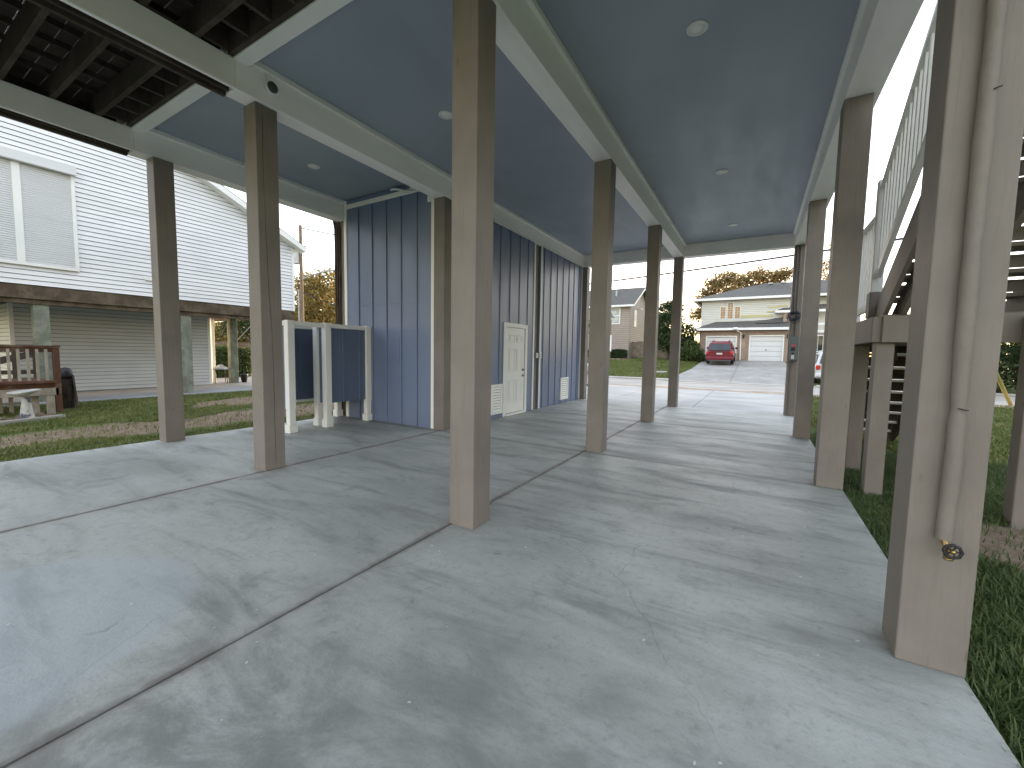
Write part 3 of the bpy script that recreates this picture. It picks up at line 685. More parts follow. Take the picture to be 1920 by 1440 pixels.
spanel_y(SX, YS[1] + .059, YS[2] - .059, bats=(4.93, 5.29)); spanel_y(-7.50, YS[0] + .059, YS[2] - .059, bats=(4.65, 5.1)); spanel_x(YS[1], -6.781, SX - .059); spanel_x(YS[0], -7.441, SX - .059, bats=(-7.0,))
for (y0, y1) in ((YS[0] + .0585, YS[1] - .0585), (YS[1] + .0585, YS[2] - .0585)):
    mb = MB(); mb.cbox(SX - .045, SX + .045, y0, y1, 1.776, 1.85, .004); mb.build('top_rail', M['white'], sh)
mb = MB(); mb.cbox(-7.55, -7.45, YS[0] + .0585, YS[2] - .0585, 1.776, 1.85, .004); mb.build('top_rail', M['white'], sh)
mb = MB(); mb.cbox(-7.4415, SX - .0585, YS[0] - .05, YS[0] + .05, 1.776, 1.85, .004); mb.build('top_rail', M['white'], sh)
mb = MB(); mb.cbox(-6.781, SX - .0585, YS[1] - .05, YS[1] + .05, 1.776, 1.82, .004); mb.build('top_rail', M['white'], sh)
mb = MB(); mb.cbox(-7.53, -7.47, YS[0] + .0585, YS[2] - .0585, .385, .429, .004)
mb.build('bottom_rail', M['white'], sh)

# ------------------------------------------------------------------ electrical box and cable coil on the far right post
eb = thing('electrical_box', (0.715, 11.6, 1.32), 'grey electrical disconnect box with red label on the far right post', 'electrical box')
mb = MB(); mb.cbox(0.612, 0.822, 11.60, 11.768, 1.32, 1.885, 0.01); mb.box(0.625, 0.809, 11.5975, 11.5995, 1.34, 1.865); mb.build('body', M['panel_grey'], eb)
mb = MB(); mb.box(0.678, 0.764, 11.593, 11.597, 1.655, 1.70); mb.build('red_label', M['pink'], eb)
mb = MB(); mb.box(0.682, 0.742, 11.593, 11.597, 1.36, 1.455); mb.build('paper_label', M['sticker'], eb)
mb = MB(); mb.cbox(0.672, 0.752, 11.575, 11.5965, 1.55, 1.63, .005); mb.cbox(0.69, 0.738, 11.568, 11.5965, 1.475, 1.505, .004); mb.build('breaker_handle', M['black'], eb)
mb = MB()
for (x, r_) in ((0.665, .021), (0.745, .016)): mb.tube([(x, 11.735, 1.886), (x, 11.735, 4.0)], r_, 10)
mb.tube([(0.70, 11.74, 0.02), (0.70, 11.74, 1.319)], .014, 8)
mb.build('conduit', M['stair_wood'], eb)
cc_ = thing('cable_coil', (0.675, 11.70, 2.345), 'loose coil of dark cable hung on the far right post above the electrical box', 'cable')
mb = MB()
for k in range(7):
    r0 = 0.085 + 0.008 * k; ox, oz = rng.normal(0, 0.022, 2); ph = rng.uniform(0, 6)
    mb.tube([(0.675 + ox + (r0 + .022 * math.sin(2 * t + ph)) * math.cos(t), 11.70 - .012 * k + .006 * math.sin(3 * t + ph), 2.345 + oz + (r0 * .92 + .022 * math.cos(2 * t + ph)) * math.sin(t)) for t in np.linspace(0, 2 * math.pi, 29)], 0.0075, 6, 0, False)
mb.tube([(0.675, 11.70, 2.45), (0.66, 11.71, 2.9), (0.665, 11.72, 3.6), (.66, 11.72, 4.0)], .012, 6)
mb.build('loops', M['cable'], cc_)

# ------------------------------------------------------------------ outside staircase on the right
st = thing('staircase', (1.5, 5.5, 0), 'taupe outdoor staircase with white railings beside the carport', 'staircase')
LZ = 1.84; SX0, SX1 = 1.08, 2.08
def sp(x0, x1, y0, y1, z1): 
    mb = MB(); mb.cbox(x0, x1, y0, y1, -0.2, z1, 0.006); mb.build('support_post', M['stair_wood'], st)
sp(1.035, 1.185, 5.52, 5.67, 1.558); sp(1.05, 1.20, 6.66, 6.81, 1.558); sp(1.99, 2.15, 5.25, 5.41, 1.80); sp(1.99, 2.14, 6.66, 6.81, 1.558)
mb = MB(); mb.cbox(0.99, 1.60, 5.475, 5.518, 1.56, 1.815, .005); mb.cbox(1.061, 3.2, 5.433, 5.4735, 1.557, 1.822, .005)
mb.cbox(0.99, 1.033, 5.52, 6.95, 1.56, 1.815, .005); mb.cbox(0.99, 2.15, 6.955, 6.995, 1.56, 1.815, .005); mb.build('landing_beam', M['stair_wood'], st)
mb = MB()
for y in np.arange(5.52, 6.94, 0.145): mb.cbox(1.0345, 2.15, y, y + .138, 1.8165, LZ, .004)
mb.build('landing_deck', M['stair_wood'], st)
# upper flight towards the camera
NU = 15; rise = (4.47 - LZ) / NU; run = rise / 0.655; y0 = 5.84
for k in range(1, NU):
    z_ = LZ + rise * k; y_ = y0 - run * k
    mb = MB(); mb.cbox(SX0 + .045, SX1 - .045, y_ - 0.005, y_ + .135, z_ - .036, z_, .004); mb.cbox(SX0 + .045, SX1 - .045, y_ + .142, y_ + .272, z_ - .036, z_, .004); mb.build('tread', M['stair_wood'], st)
    if k > 1: mb = MB(); mb.box(SX0 + .045, SX1 - .045, y_ + .24, y_ + .258, z_ - rise + .004, z_ - .062); mb.build('riser', M['stair_wood'], st)
def slant(x0, x1, ya, za, yb, zb, h, name, mat, drop=0.0):
    mb = MB(); mb.obox(((x0 + x1) / 2, ya, za - drop), ((x0 + x1) / 2, yb, zb - drop), x1 - x0, h); return mb.build(name, mat, st)
ye = y0 - run * NU
for x0 in (SX0, SX1 - .04):
    slant(x0, x0 + .04, y0 + .12, LZ + .02, ye, 4.47, .29, 'stringer', M['stair_wood'], .10)
slant(SX0 + .12, SX0 + .165, y0 + .22, LZ + .02, ye, 4.47, .20, 'stringer', M['stair_wood'], .26)
slant(SX1 - .5, SX1 - .455, y0 + .22, LZ + .02, ye, 4.47, .20, 'stringer', M['stair_wood'], .26)
# landing rail and sloping rail with newel
def rail_set(x, pa, pb, nb, wob=0.0):
    """pa,pb = (y, z_low, z_top)"""
    rt = MB(); rt.obox((x, pa[0], pa[2]), (x, pb[0], pb[2]), .075, .045); r_ = rt.build('railing', M['rail_white'], st)
    lo = MB(); lo.obox((x, pa[0], pa[1]), (x, pb[0], pb[1]), .045, .07); lo.build('lower_rail', M['rail_white'], r_)
    for t in (np.arange(nb) + .5) / nb:
        y_ = pa[0] + (pb[0] - pa[0]) * t; zl = pa[1] + (pb[1] - pa[1]) * t; zt = pa[2] + (pb[2] - pa[2]) * t
        b = MB(); b.box(x - .018, x + .018, y_ - .018, y_ + .018, zl + .036, zt - .024); b.build('baluster', M['rail_white'], r_)
    return r_
slope = rise / run
rail_set(1.085, (5.93, 2.30, 3.24), (ye + .2, 2.30 + (5.93 - ye - .2) * slope, 3.24 + (5.93 - ye - .2) * slope), 34)
rail_set(1.085, (6.08, 1.98, 2.96), (6.93, 1.98, 2.96), 6)
mb = MB(); mb.cbox(1.035, 1.135, 5.94, 6.04, 2.12, 3.32, .006); mb.build('newel', M['rail_white'], st)
mb = MB(); mb.cbox(1.025, 1.185, 5.90, 6.07, 1.842, 2.12, .008); mb.build('newel_base', M['stair_wood'], st)
mb = MB(); mb.cbox(1.04, 1.13, 6.94, 7.03, 1.83, 3.05, .006); mb.build('newel', M['rail_white'], st)
# lower flight, away from the camera
NL = 10; rl = LZ / NL; rn = 0.285
for k in range(1, NL):
    z_ = LZ - rl * k; y_ = 6.98 + rn * (k - 1)
    mb = MB(); mb.cbox(SX0 + .045, SX1 - .045, y_ + .02, y_ + .30, z_ - .036, z_, .004); mb.build('tread', M['galv'] if k < 3 else M['rail_white'], st)
    mb = MB(); mb.box(SX0 + .045, SX1 - .045, y_ + .005, y_ + .022, z_ + .006, z_ + rl - .045); mb.build('riser', M['deck_dark'], st)
for x0 in (SX0, (SX0 + SX1) / 2 - .1, SX1 - .04): slant(x0, x0 + .04, 6.98, LZ - rl, 6.98 + rn * NL, 0.0, .26, 'stringer', M['deck_dark'], .16)

# ------------------------------------------------------------------ neighbour's stilt house on the left
nb = thing('neighbour_house', (-18, 3, 0), "neighbour's white vinyl sided house on weathered green posts", 'house')
NX = -14.85; ys, ye_ = -4.0, 9.05; yr = 3.0; zr = 5.11 + (9.05 - yr) * .466
def gable_rng(z):
    if z <= 5.11: return (ys, ye_)
    k = (z - 5.11) / .466; return (yr - (9.05 - yr) + k, ye_ - k)
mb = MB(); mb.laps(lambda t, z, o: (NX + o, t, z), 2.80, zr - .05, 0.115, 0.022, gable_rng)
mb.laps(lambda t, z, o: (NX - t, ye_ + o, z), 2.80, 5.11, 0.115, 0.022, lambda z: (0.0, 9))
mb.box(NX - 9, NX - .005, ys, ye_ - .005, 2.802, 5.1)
mb.build('siding', [M['vinyl'], M['joint']], nb, recalc=False)  # joint: painted lap shadow
mb = MB(); mb.cbox(NX - .06, NX + .03, ye_ - .05, ye_ + .03, 2.79, 5.07, .004); mb.build('corner_trim', M['white'], nb)
mb = MB(); ov = 0.32; sl2 = .466
for sgn in (1, -1):
    yt = yr + sgn * (9.36 - yr); zt = 5.11 - .31 * sl2 + .20
    a_, b_ = Vector((0, yr, zr + .20)), Vector((0, yt, zt))
    mb.add([(NX + ov, yr, zr + .2), (NX - 9.3, yr, zr + .2), (NX - 9.3, yt, zt), (NX + ov, yt, zt), (NX + ov, yr, zr + .14), (NX - 9.3, yr, zr + .14), (NX - 9.3, yt, zt - .06), (NX + ov, yt, zt - .06)], [(0, 1, 2, 3), (7, 6, 5, 4), (0, 3, 7, 4), (3, 2, 6, 7)], 0)
    # rake board + soffit
    mb.add([(NX + ov + .01, yr, zr + .17), (NX + ov + .01, yt, zt - .03), (NX + ov + .01, yt, zt - .21), (NX + ov + .01, yr, zr - .01), (NX + .01, yt, zt - .21), (NX + .01, yr, zr - .01)], [(0, 1, 2, 3), (3, 2, 4, 5)], 1)
mb.box(NX - 9.3, NX + ov, 9.36, 9.39, 5.03, 5.20, 1); mb.box(NX - 9.3, NX + ov, 9.08, 9.36, 5.04, 5.05, 1)
mb.build('roof', [M['shingle'], M['white']], nb, recalc=False)
mb = MB(); mb.cbox(NX - .12, NX - .0, ys, ye_ + .02, 2.47, 2.785, .006); mb.box(NX - .22, NX - .06, ys, 7.4, 2.36, 2.469); mb.box(NX - .22, NX - .06, 7.41, ye_, 2.40, 2.469); mb.box(NX - 9, NX - .2, ys, ye_, 2.55, 2.79)
mb.build('floor_beam', M['old_wood'], nb)
for (x, y) in ((-15.08, 2.78), (-15.08, 5.72), (-15.08, 8.78), (-18.05, 8.43)):
    mb = MB(); mb.cbox(x - .13, x + .13, y - .13, y + .13, 0.0, 2.46 if x > -16 else 2.54, .008); mb.build('support_post', M['green_post'], nb)
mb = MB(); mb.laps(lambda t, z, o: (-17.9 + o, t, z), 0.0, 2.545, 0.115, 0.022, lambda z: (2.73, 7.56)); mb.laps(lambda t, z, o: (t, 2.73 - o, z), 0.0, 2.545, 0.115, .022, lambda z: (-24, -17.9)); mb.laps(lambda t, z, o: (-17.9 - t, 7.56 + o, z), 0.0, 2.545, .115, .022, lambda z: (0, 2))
mb.box(-23.9, -17.91, 2.74, 7.55, .002, 2.54); mb.build('lower_wall', [M['vinyl_low'], M['joint']], nb, recalc=False)  # joint: painted lap shadow
mb = MB(); mb.cbox(-17.93, -17.87, 7.50, 7.59, .004, 2.54, .004); mb.build('corner_trim', M['white'], nb)
mb = MB(); mb.cbox(-17.93, -17.87, 2.70, 2.79, .004, 2.54, .004); mb.build('corner_trim', M['white'], nb)
mb = MB(); mb.cbox(-18.6, -18.5, 7.9, 8.0, .004, 2.54, .004); mb.build('corner_trim', M['white'], nb)
# shuttered window
def shut(y0, y1):
    mb = MB(); z = 3.31
    while z < 5.53:
        mb.add([(NX + .05, y0, z), (NX + .05, y1, z), (NX + .062, y1, z + .012), (NX + .062, y0, z + .012), (NX + .062, y1, z + .04), (NX + .062, y0, z + .04), (NX + .05, y1, z + .05), (NX + .05, y0, z + .05)], [(0, 1, 2, 3), (3, 2, 4, 5), (5, 4, 6, 7)]); z += .052
    return mb
wn = MB()
for (a0, a1, b0, b1) in ((0.30, 3.445, 3.235, 3.305), (3.375, 3.445, 3.306, 5.55), (2.43, 2.56, 3.306, 5.55), (0.30, 0.37, 3.306, 5.55)): wn.cbox(NX + .017, NX + .085, a0, a1, b0, b1, .006)
wn.cbox(NX + .017, NX + .07, 2.475, 2.515, 3.31, 5.54, .004)
wn = wn.build('window', M['white'], nb)
shut(2.561, 3.374).build('shutter', M['shutter'], wn, recalc=False); shut(0.371, 2.429).build('shutter', M['shutter'], wn, recalc=False)
mb = MB(); mb.cbox(NX + .017, NX + .20, 0.25, 3.462, 5.552, 5.785, .012); mb.build('shutter_box', M['shutter'], wn)
mb = MB(); mb.cbox(NX + .017, NX + .06, 4.735, 4.96, 3.24, 3.345, .006); mb.build('vent', M['white'], nb)
mb = MB(); mb.tube([(-17.95, 8.0, 1.9), (-18.05, 8.3, 2.5)], .012, 6); mb.tube([(-18.05, 8.6, 1.7), (-18.05, 9.3, 2.5)], .012, 6); mb.build('brace_cable', M['galv'], nb)

# ------------------------------------------------------------------ small deck, bird bath, log by the neighbour
dk = thing('wooden_deck', (-13.2, 1.2, 0), 'small raised wooden deck with worn red railing at the left edge', 'deck')
DX = -12.43; dy0, dy1 = -1.2, 2.45
mb = MB(); mb.cbox(DX - .06, DX + .05, dy0, dy1 + .08, 1.335, 1.375, .004); mb.cbox(DX - .02, DX + .02, dy0, dy1 - .03, 1.24, 1.333, .004); rl_ = mb.build('railing', M['red_wood'], dk)
for y in np.arange(dy0 + .08, dy1 - .05, 0.123):
    mb = MB(); mb.box(DX + .0205, DX + .055, y - .02, y + .02, 0.67, 1.30); mb.build('baluster', M['grey_slat'], rl_)
mb = MB(); mb.cbox(DX - .06, DX + .06, dy1 - .03, dy1 + .06, 0.0, 1.333, .006); mb.build('rail_post', M['red_wood'], dk)
mb = MB(); mb.cbox(DX - .06, DX + .03, 0.45, 0.54, 0.0, 1.239, .006); mb.build('rail_post', M['red_wood'], dk)
mb = MB(); mb.cbox(DX - .1, DX + .10, dy0, dy1, .61, .655, .004); mb.box(DX - .02, DX + .03, dy0, dy1, .51, .609); mb.build('deck_board', M['red_wood'], dk)
mb = MB(); mb.cbox(DX - .03, DX + .06, dy0, dy1 + .02, .36, .509, .004); mb.build('deck_beam', M['grey_slat'], dk)
mb = MB(); mb.box(DX - 1.6, DX - .11, dy0, dy1, .60, .64); mb.build('deck_floor', M['red_wood'], dk)
for (x, y) in ((DX, 2.36), (DX - .1, 2.16), (DX, 0.3), (DX - 1.5, 2.3)):
    mb = MB(); mb.cbox(x - .06, x + .05, y - .06, y + .05, -.1, .359, .004); mb.build('deck_leg', M['grey_slat'], dk)
mb = MB()
for y in np.arange(dy0, 2.0, .14): mb.box(DX - .55, DX - .53, y, y + .06, 0, .34)
mb.box(DX - .56, DX - .52, dy0, 2.1, .15, .2); mb.build('lattice', M['grey_slat'], dk)
mb = MB(); mb.obox((DX - 1.45, 0.9, .7), (DX - 1.45, 2.4, 1.18), .04, .14); mb.obox((DX - 1.45, dy0, 1.30), (DX - 1.45, dy1, 1.30), .04, .09); mb.obox((DX - 1.45, dy0, .78), (DX - 1.45, dy1, .78), .04, .09)
for y in np.arange(dy0, dy1 + .1, .3): mb.box(DX - 1.48, DX - 1.42, y, y + .06, .64, 1.3)
mb.build('back_rail', M['deck_dark'], dk)
bb = thing('bird_bath', (-11.8, 1.92, -.05), 'chipped white stone bird bath with tilted bowl before the wooden deck', 'bird bath')
mb = MB(); mb.lathe([(.09, 0), (.155, .01), (.16, .03), (.11, .04), (.095, .1), (.075, .25), (.055, .40), (.06, .44)], (-11.8, 1.92, -.06), 16); mb.build('pedestal', M['stone_dark'], bb)
mb = MB(); ring = []
for r_, h in ((.05, .0), (.13, .03), (.205, .075), (.215, .095), (.195, .10), (.12, .06), (.02, .045)):
    ring.append([(-11.8 + r_ * math.cos(t), 1.90 + r_ * math.sin(t), .42 + h + .12 * r_ * math.sin(t)) for t in np.linspace(0, 2 * math.pi, 24, endpoint=False)])
mb.loft(ring); mb.build('bowl', M['stone'], bb)
lg = thing('charred_log', (-13.28, 2.77, -.05), 'upright charred log with a black pot on top beside the deck', 'log')
mb = MB(); n = 18; rings = []
for z_ in np.linspace(-.06, .64, 9):
    rings.append([(-13.28 + (.115 + .012 * math.sin(5 * t + z_ * 4) + .012 * math.sin(11 * t)) * math.cos(t), 2.765 + (.115 + .012 * math.sin(5 * t + z_ * 4) + .012 * math.sin(9 * t)) * math.sin(t), z_) for t in np.linspace(0, 2 * math.pi, n, endpoint=False)])
mb.loft(rings); mb.build('trunk', M['char'], lg)
mb = MB(); mb.lathe([(.10, 0), (.115, .06), (.115, .13), (.10, .19), (.06, .235), (.01, .25)], (-13.28, 2.765, .642), 20); mb.build('pot', M['black'], lg)
mb = MB(); mb.obox((-13.15, 2.90, -.05), (-13.22, 2.865, .72), .03, .06, (1, 0, 0)); mb.build('bark_slab', M['old_wood'], lg)
mb = MB(); V = []; 
mb2 = MB()
for k in range(260):
    y = rng.uniform(-1.0, 2.35); x = -11.35 - .30 * (y - 1) * .6 - rng.uniform(0.02, 1.0); s_ = rng.uniform(.025, .06); bmx = bmesh.new(); bmesh.ops.create_icosphere(bmx, subdivisions=1, radius=s_)
    sx, sy, sz = rng.uniform(.8, 1.4), rng.uniform(.8, 1.4), rng.uniform(.5, .8)
    for v in bmx.verts: v.co = Vector((x + v.co.x * sx * (1 + rng.normal(0, .1)), y + v.co.y * sy, -.045 + s_ * .3 + v.co.z * sz))
    bmx.verts.index_update(); mb2.add([v.co[:] for v in bmx.verts], [[v.index for v in f.verts] for f in bmx.faces]); bmx.free()
tag(mb2.build('bed_stones', M['rock']), 'brown bed stones under the edge of the wooden deck', 'stones', kind='stuff')
mb = MB(); mb.obox((-10.75, -.3, -.03), (-11.75, 2.38, -.03), .12, .1); tag(mb.build('garden_edging', M['kerb']), 'low concrete edging strip round the stone bed by the deck', 'edging')
tb = thing('patio_table', (-18.05, 7.93, 0), 'small metal patio table with a white cloth past the neighbour wall', 'table')
mb = MB(); mb.lathe([(.30, .54), (.30, .56)], (-18.15, 8.0, 0), 16); mb.build('tabletop', M['steel'], tb)
for k in range(4):
    t = k * math.pi / 2 + .5; mb = MB(); mb.tube([(-18.15 + .24 * math.cos(t), 8.0 + .24 * math.sin(t), .54), (-18.15 + .28 * math.cos(t), 8.0 + .28 * math.sin(t), .0)], .012, 6); mb.build('leg', M['old_wood'], tb)
tc_ = MB(); tc_.lathe([(.27, 0), (.25, .05), (.15, .09), (.08, .16), (.01, .18)], (-18.15, 8.02, .562), 12); tag(tc_.build('folded_cloth', M['cloth']), 'crumpled white cloth heaped on the small patio table', 'cloth')
pt = MB(); pt.lathe([(.09, .005), (.14, .30), (.15, .34), (.13, .34)], (-18.0, 8.80, 0), 16); tag(pt.build('plant_pot', M['black']), 'black plant pot beside the far green house post', 'pot')

# ------------------------------------------------------------------ foliage builders
def leaf_quads(C, nrm_bias, size, cnt):
    """leaf cards at points C"""
    n = len(C); d = rng.normal(size=(n, 3)); d /= np.linalg.norm(d, axis=1)[:, None]
    if nrm_bias is not None: d = d + nrm_bias; d /= np.linalg.norm(d, axis=1)[:, None]
    u = np.cross(d, rng.normal(size=(n, 3))); u /= np.linalg.norm(u, axis=1)[:, None]; v = np.cross(d, u)
    s_ = size * rng.uniform(.6, 1.3, (n, 1))
    V = np.stack([C - u * s_, C - v * s_ * .5 + d * s_ * .12, C + u * s_, C + v * s_ * .5 + d * s_ * .12], 1).reshape(-1, 3)
    return V, np.arange(n * 4).reshape(n, 4)

def crown_points(clumps, n, shell=0.55):
    w_ = np.array([c[3] ** 2.2 for c in clumps]); w_ = w_ / w_.sum(); k = rng.choice(len(clumps), n, p=w_)
    c = np.array(clumps)[k]; d = rng.normal(size=(n, 3)); d /= np.linalg.norm(d, axis=1)[:, None]
    r_ = c[:, 3] * (shell + (1 - shell) * rng.random(n)) * (1 + .22 * np.sin(d[:, 0] * 5 + k) * np.cos(d[:, 2] * 6 + k * 2))
    keep = rng.random(n) < .94
    P = c[:, :3] + d * r_[:, None] * np.array([1, 1, .8]); return P[keep], d[keep]

def tree(name, label, cat, base, clumps, n, size, leaf, trunk_r=.2, group=None, limbs=True, shell=.5):
    t = thing(name, base, label, cat, group)
    P, d = crown_points([(base[0] + c[0], base[1] + c[1], base[2] + c[2], c[3]) for c in clumps], n, shell)
    P = P[P[:, 2] > base[2] + .02]
    V, F = leaf_quads(P, None, size, n); np_mesh('crown', V, F, M[leaf], t)
    mb = MB(); zt = min(c[2] for c in clumps)
    b = Vector(base); fork = b + Vector((rng.normal(0, .1), rng.normal(0, .1), max(zt * .6, .3)))
    mb.tube([b + Vector((0, 0, -.2)), b + Vector((.03, 0, .25)), (b + fork) / 2 + Vector((.08, .03, 0)), fork], [trunk_r * 1.35, trunk_r * 1.05, trunk_r * .9, trunk_r * .75], 9)
    if limbs:
        for c in clumps:
            e_ = b + Vector(c[:3]); m_ = fork.lerp(e_, .5) + Vector((rng.normal(0, .25), rng.normal(0, .25), rng.uniform(0, .3))) * c[3] * .5
            mb.tube([fork, m_, e_], [trunk_r * .55, trunk_r * .32, trunk_r * .1], 6)
            for q in range(3):
                s2 = m_.lerp(e_, rng.uniform(.1, .8)); dd = Vector(rng.normal(size=3)).normalized() * c[3] * .75; dd.z = abs(dd.z) * .6
                mb.tube([s2, s2 + dd * .6, s2 + dd], [trunk_r * .18, trunk_r * .1, .01], 5)
    mb.build('trunk', M['bark'], t); return t

def hedge_box(name, label, cat, x0, x1, y0, y1, z0, z1, n, size, leaf, group=None):
    t = thing(name, ((x0 + x1) / 2, (y0 + y1) / 2, z0), label, cat, group)
    f = rng.random((n, 3)); side = rng.integers(0, 5, n)
    f[side == 0, 0] = 0; f[side == 1, 0] = 1; f[side == 2, 1] = 0; f[side == 3, 1] = 1; f[side == 4, 2] = 1
    f = f + rng.normal(0, .035, f.shape)
    r_ = .16
    q = (f - .5) * 2; q = q * (1 - r_ * (np.linalg.norm(q, axis=1)[:, None] > 1.25) * .6)
    P = np.array([x0, y0, z0]) + (q / 2 + .5) * np.array([x1 - x0, y1 - y0, z1 - z0])
    V, F = leaf_quads(P, None, size, n); np_mesh('foliage', V, F, M[leaf], t)
    mb = MB(); mb.cbox(x0 + .12, x1 - .12, y0 + .12, y1 - .12, z0 - .05, z1 - .12, .1); mb.build('twigs', M['leaf_dark'], t); return t

# grass: blades on both sides of the slab
def blades(name, label, n, area, hgt, wid, mat, mask=None, kind='stuff'):
    P = rng.random((n, 2)) * np.array([area[1] - area[0], area[3] - area[2]]) + np.array([area[0], area[2]])
    if mask is not None: P = P[mask(P[:, 0], P[:, 1])]
    n = len(P); z0 = ground_z(P[:, 0], P[:, 1]) - .014 + 0.16 * np.exp(-(((P[:, 0] + 11.6) / 0.7) ** 2 + ((P[:, 1] - 6.0) / 1.6) ** 2))
    h = hgt * rng.uniform(.45, 1.25, n); an = rng.uniform(0, 2 * np.pi, n); ln = rng.uniform(.2, 1.0, n) * h; wd = wid * rng.uniform(.6, 1.3, n)
    dx, dy = np.cos(an), np.sin(an); ax, ay = -dy * wd / 2, dx * wd / 2
    B0 = np.stack([P[:, 0] - ax, P[:, 1] - ay, z0], 1); B1 = np.stack([P[:, 0] + ax, P[:, 1] + ay, z0], 1)
    mx, my, mz = P[:, 0] + dx * ln * .35, P[:, 1] + dy * ln * .35, z0 + h * .62
    M0 = np.stack([mx - ax * .8, my - ay * .8, mz], 1); M1 = np.stack([mx + ax * .8, my + ay * .8, mz], 1)
    tx, ty, tz = P[:, 0] + dx * ln, P[:, 1] + dy * ln, z0 + h * .95
    T0 = np.stack([tx - ax * .1, ty - ay * .1, tz], 1); T1 = np.stack([tx + ax * .1, ty + ay * .1, tz], 1)
    V = np.stack([B0, B1, M1, M0, T1, T0], 1).reshape(-1, 3); i = np.arange(n)[:, None] * 6
    F = np.concatenate([i + np.array([[0, 1, 2, 3]]), i + np.array([[3, 2, 4, 5]])], 0)
    return tag(np_mesh(name, V, F, mat), label, 'grass', kind=kind)
def patch_ok(x, y): return (((x - 2.05) ** 2 + ((y - 4.55) * .75) ** 2) > (.62 + .12 * np.sin(x * 9) * np.cos(y * 7)) ** 2) | (rng.random(len(x)) < .05)
blades('grass', 'dark green grass beside the slab under the staircase', 110000, (0.862, 3.0, 0.4, 8.2), .075, .0075, M['grass'], patch_ok)
blades('grass', 'sunlit grass strip beyond the staircase reaching to the road', 80000, (1.1, 11, 8.2, 19), .085, .02, M['grass_left'])
def left_ok(x, y):
    d_ = np.abs(x + 9.45 + .55 * np.sin(y * .9 + 1) * .5 + .25 * np.sin(y * 2.3 + x)); e_ = np.sqrt(((x + 11.6) * 1.1) ** 2 + ((y - 6.0) * .5) ** 2); return ((d_ > .86) & (e_ > .85 + .15 * np.sin(x * 8 + y * 5))) | (rng.random(len(x)) < .07)
blades('grass', 'short green grass between the slab and the neighbour patio', 150000, (-14.6, -7.61, -.6, 11), .06, .013, M['grass_left'], left_ok)
def far_ok(x, y): return (x < -4.6)
blades('grass', 'front lawn sloping up to the houses across the road', 70000, (-17, -4.3, 25.5, 39), .10, .04, M['grass_left'], lambda x, y: x < -4.15)

# ------------------------------------------------------------------ across the road: white house with brick garages
wh = thing('brick_garage_house', (-1, 45, 1.05), 'two storey cream house with two white garage doors in a brick front', 'house')
gz = 1.06
mb = MB()
for (x0, x1, z0, z1) in ((-4.5, -3.96, gz, 3.62), (-1.54, -0.63, gz, 3.62), (1.83, 2.3, gz, 3.62), (-3.96, -1.54, 3.18, 3.62), (-0.63, 1.83, 3.22, 3.62)): mb.box(x0, x1, 40, 40.3, z0, z1)
mb.box(-4.5, -4.2, 40.301, 48, gz, 3.62); mb.cbox(-1.22, -0.88, 39.88, 39.999, gz, 3.62, .01); mb.box(-4.19, 2.3, 40.5, 47, gz, 3.6)
mb.build('brick_wall', M['brick'], wh)
for (x0, x1, zt) in ((-3.96, -1.54, 3.18), (-0.63, 1.83, 3.22)):
    mb = MB(); mb.box(x0, x0 + .09, 39.97, 40.2, gz, zt); mb.box(x1 - .09, x1, 39.97, 40.2, gz, zt); mb.box(x0 + .0905, x1 - .0905, 39.97, 40.2, zt - .09, zt); gf = mb.build('garage_door', M['white'], wh)
    mb = MB(); h = (zt - .09 - gz) / 5
    for i in range(5): mb.cbox(x0 + .091, x1 - .091, 40.10, 40.16, gz + .01 + i * h, gz + (i + 1) * h - .004, .015)
    mb.build('door_panel', M['garage'], gf)
    mb = MB(); mb.box((x0 + x1) / 2 - .02, (x0 + x1) / 2 + .02, 40.06, 40.099, gz + .85, gz + 1.0); mb.build('handle', M['black'], gf)
mb = MB()
# lower hipped roof over the garages, stepping up to the right
mb.add([(-4.95, 39.55, 3.80), (2.6, 39.55, 3.84), (2.6, 41.1, 4.75), (-0.1, 41.1, 4.55), (-3.2, 41.1, 4.52), (-4.95, 48, 3.8)], [(0, 1, 2, 3, 4), (0, 4, 5)])
mb.add([(-0.3, 40.3, 4.25), (2.6, 40.2, 4.25), (2.6, 41.1, 5.0), (0.85, 41.1, 4.86), (-.1, 41.1, 4.56)], [(0, 1, 2, 3, 4)])
mb.add([(1.1, 40.4, 5.22), (4.9, 40.4, 5.22), (4.9, 41.3, 5.75), (1.9, 41.3, 5.66)], [(0, 1, 2, 3)])
mb.build('garage_roof', M['shingle'], wh)
mb = MB(); mb.cbox(-4.95, 2.7, 39.50, 39.60, 3.63, 3.83, .01); mb.cbox(1.1, 4.9, 40.33, 40.42, 5.06, 5.25, .01); mb.box(1.1, 4.9, 40.42, 41, 5.06, 5.08); mb.cbox(-5.2, 5.5, 40.45, 40.55, 6.30, 6.50, .01); mb.cbox(-5.2, -5.1, 40.55, 49, 6.3, 6.5, .01); mb.cbox(-1.85, -1.5, 39.35, 39.50, 3.68, 3.86, .03); mb.tube([(-1.6, 39.47, 3.7), (-1.5, 39.6, 3.55), (-1.28, 39.85, 3.45), (-1.24, 39.86, 1.1)], .05, 8)
mb.cbox(2.9, 6, 39.4, 39.5, 3.95, 4.1, .01); mb.cbox(2.9, 6, 39.4, 39.5, 3.4, 3.55, .01)
mb.build('gutter', M['white'], wh)
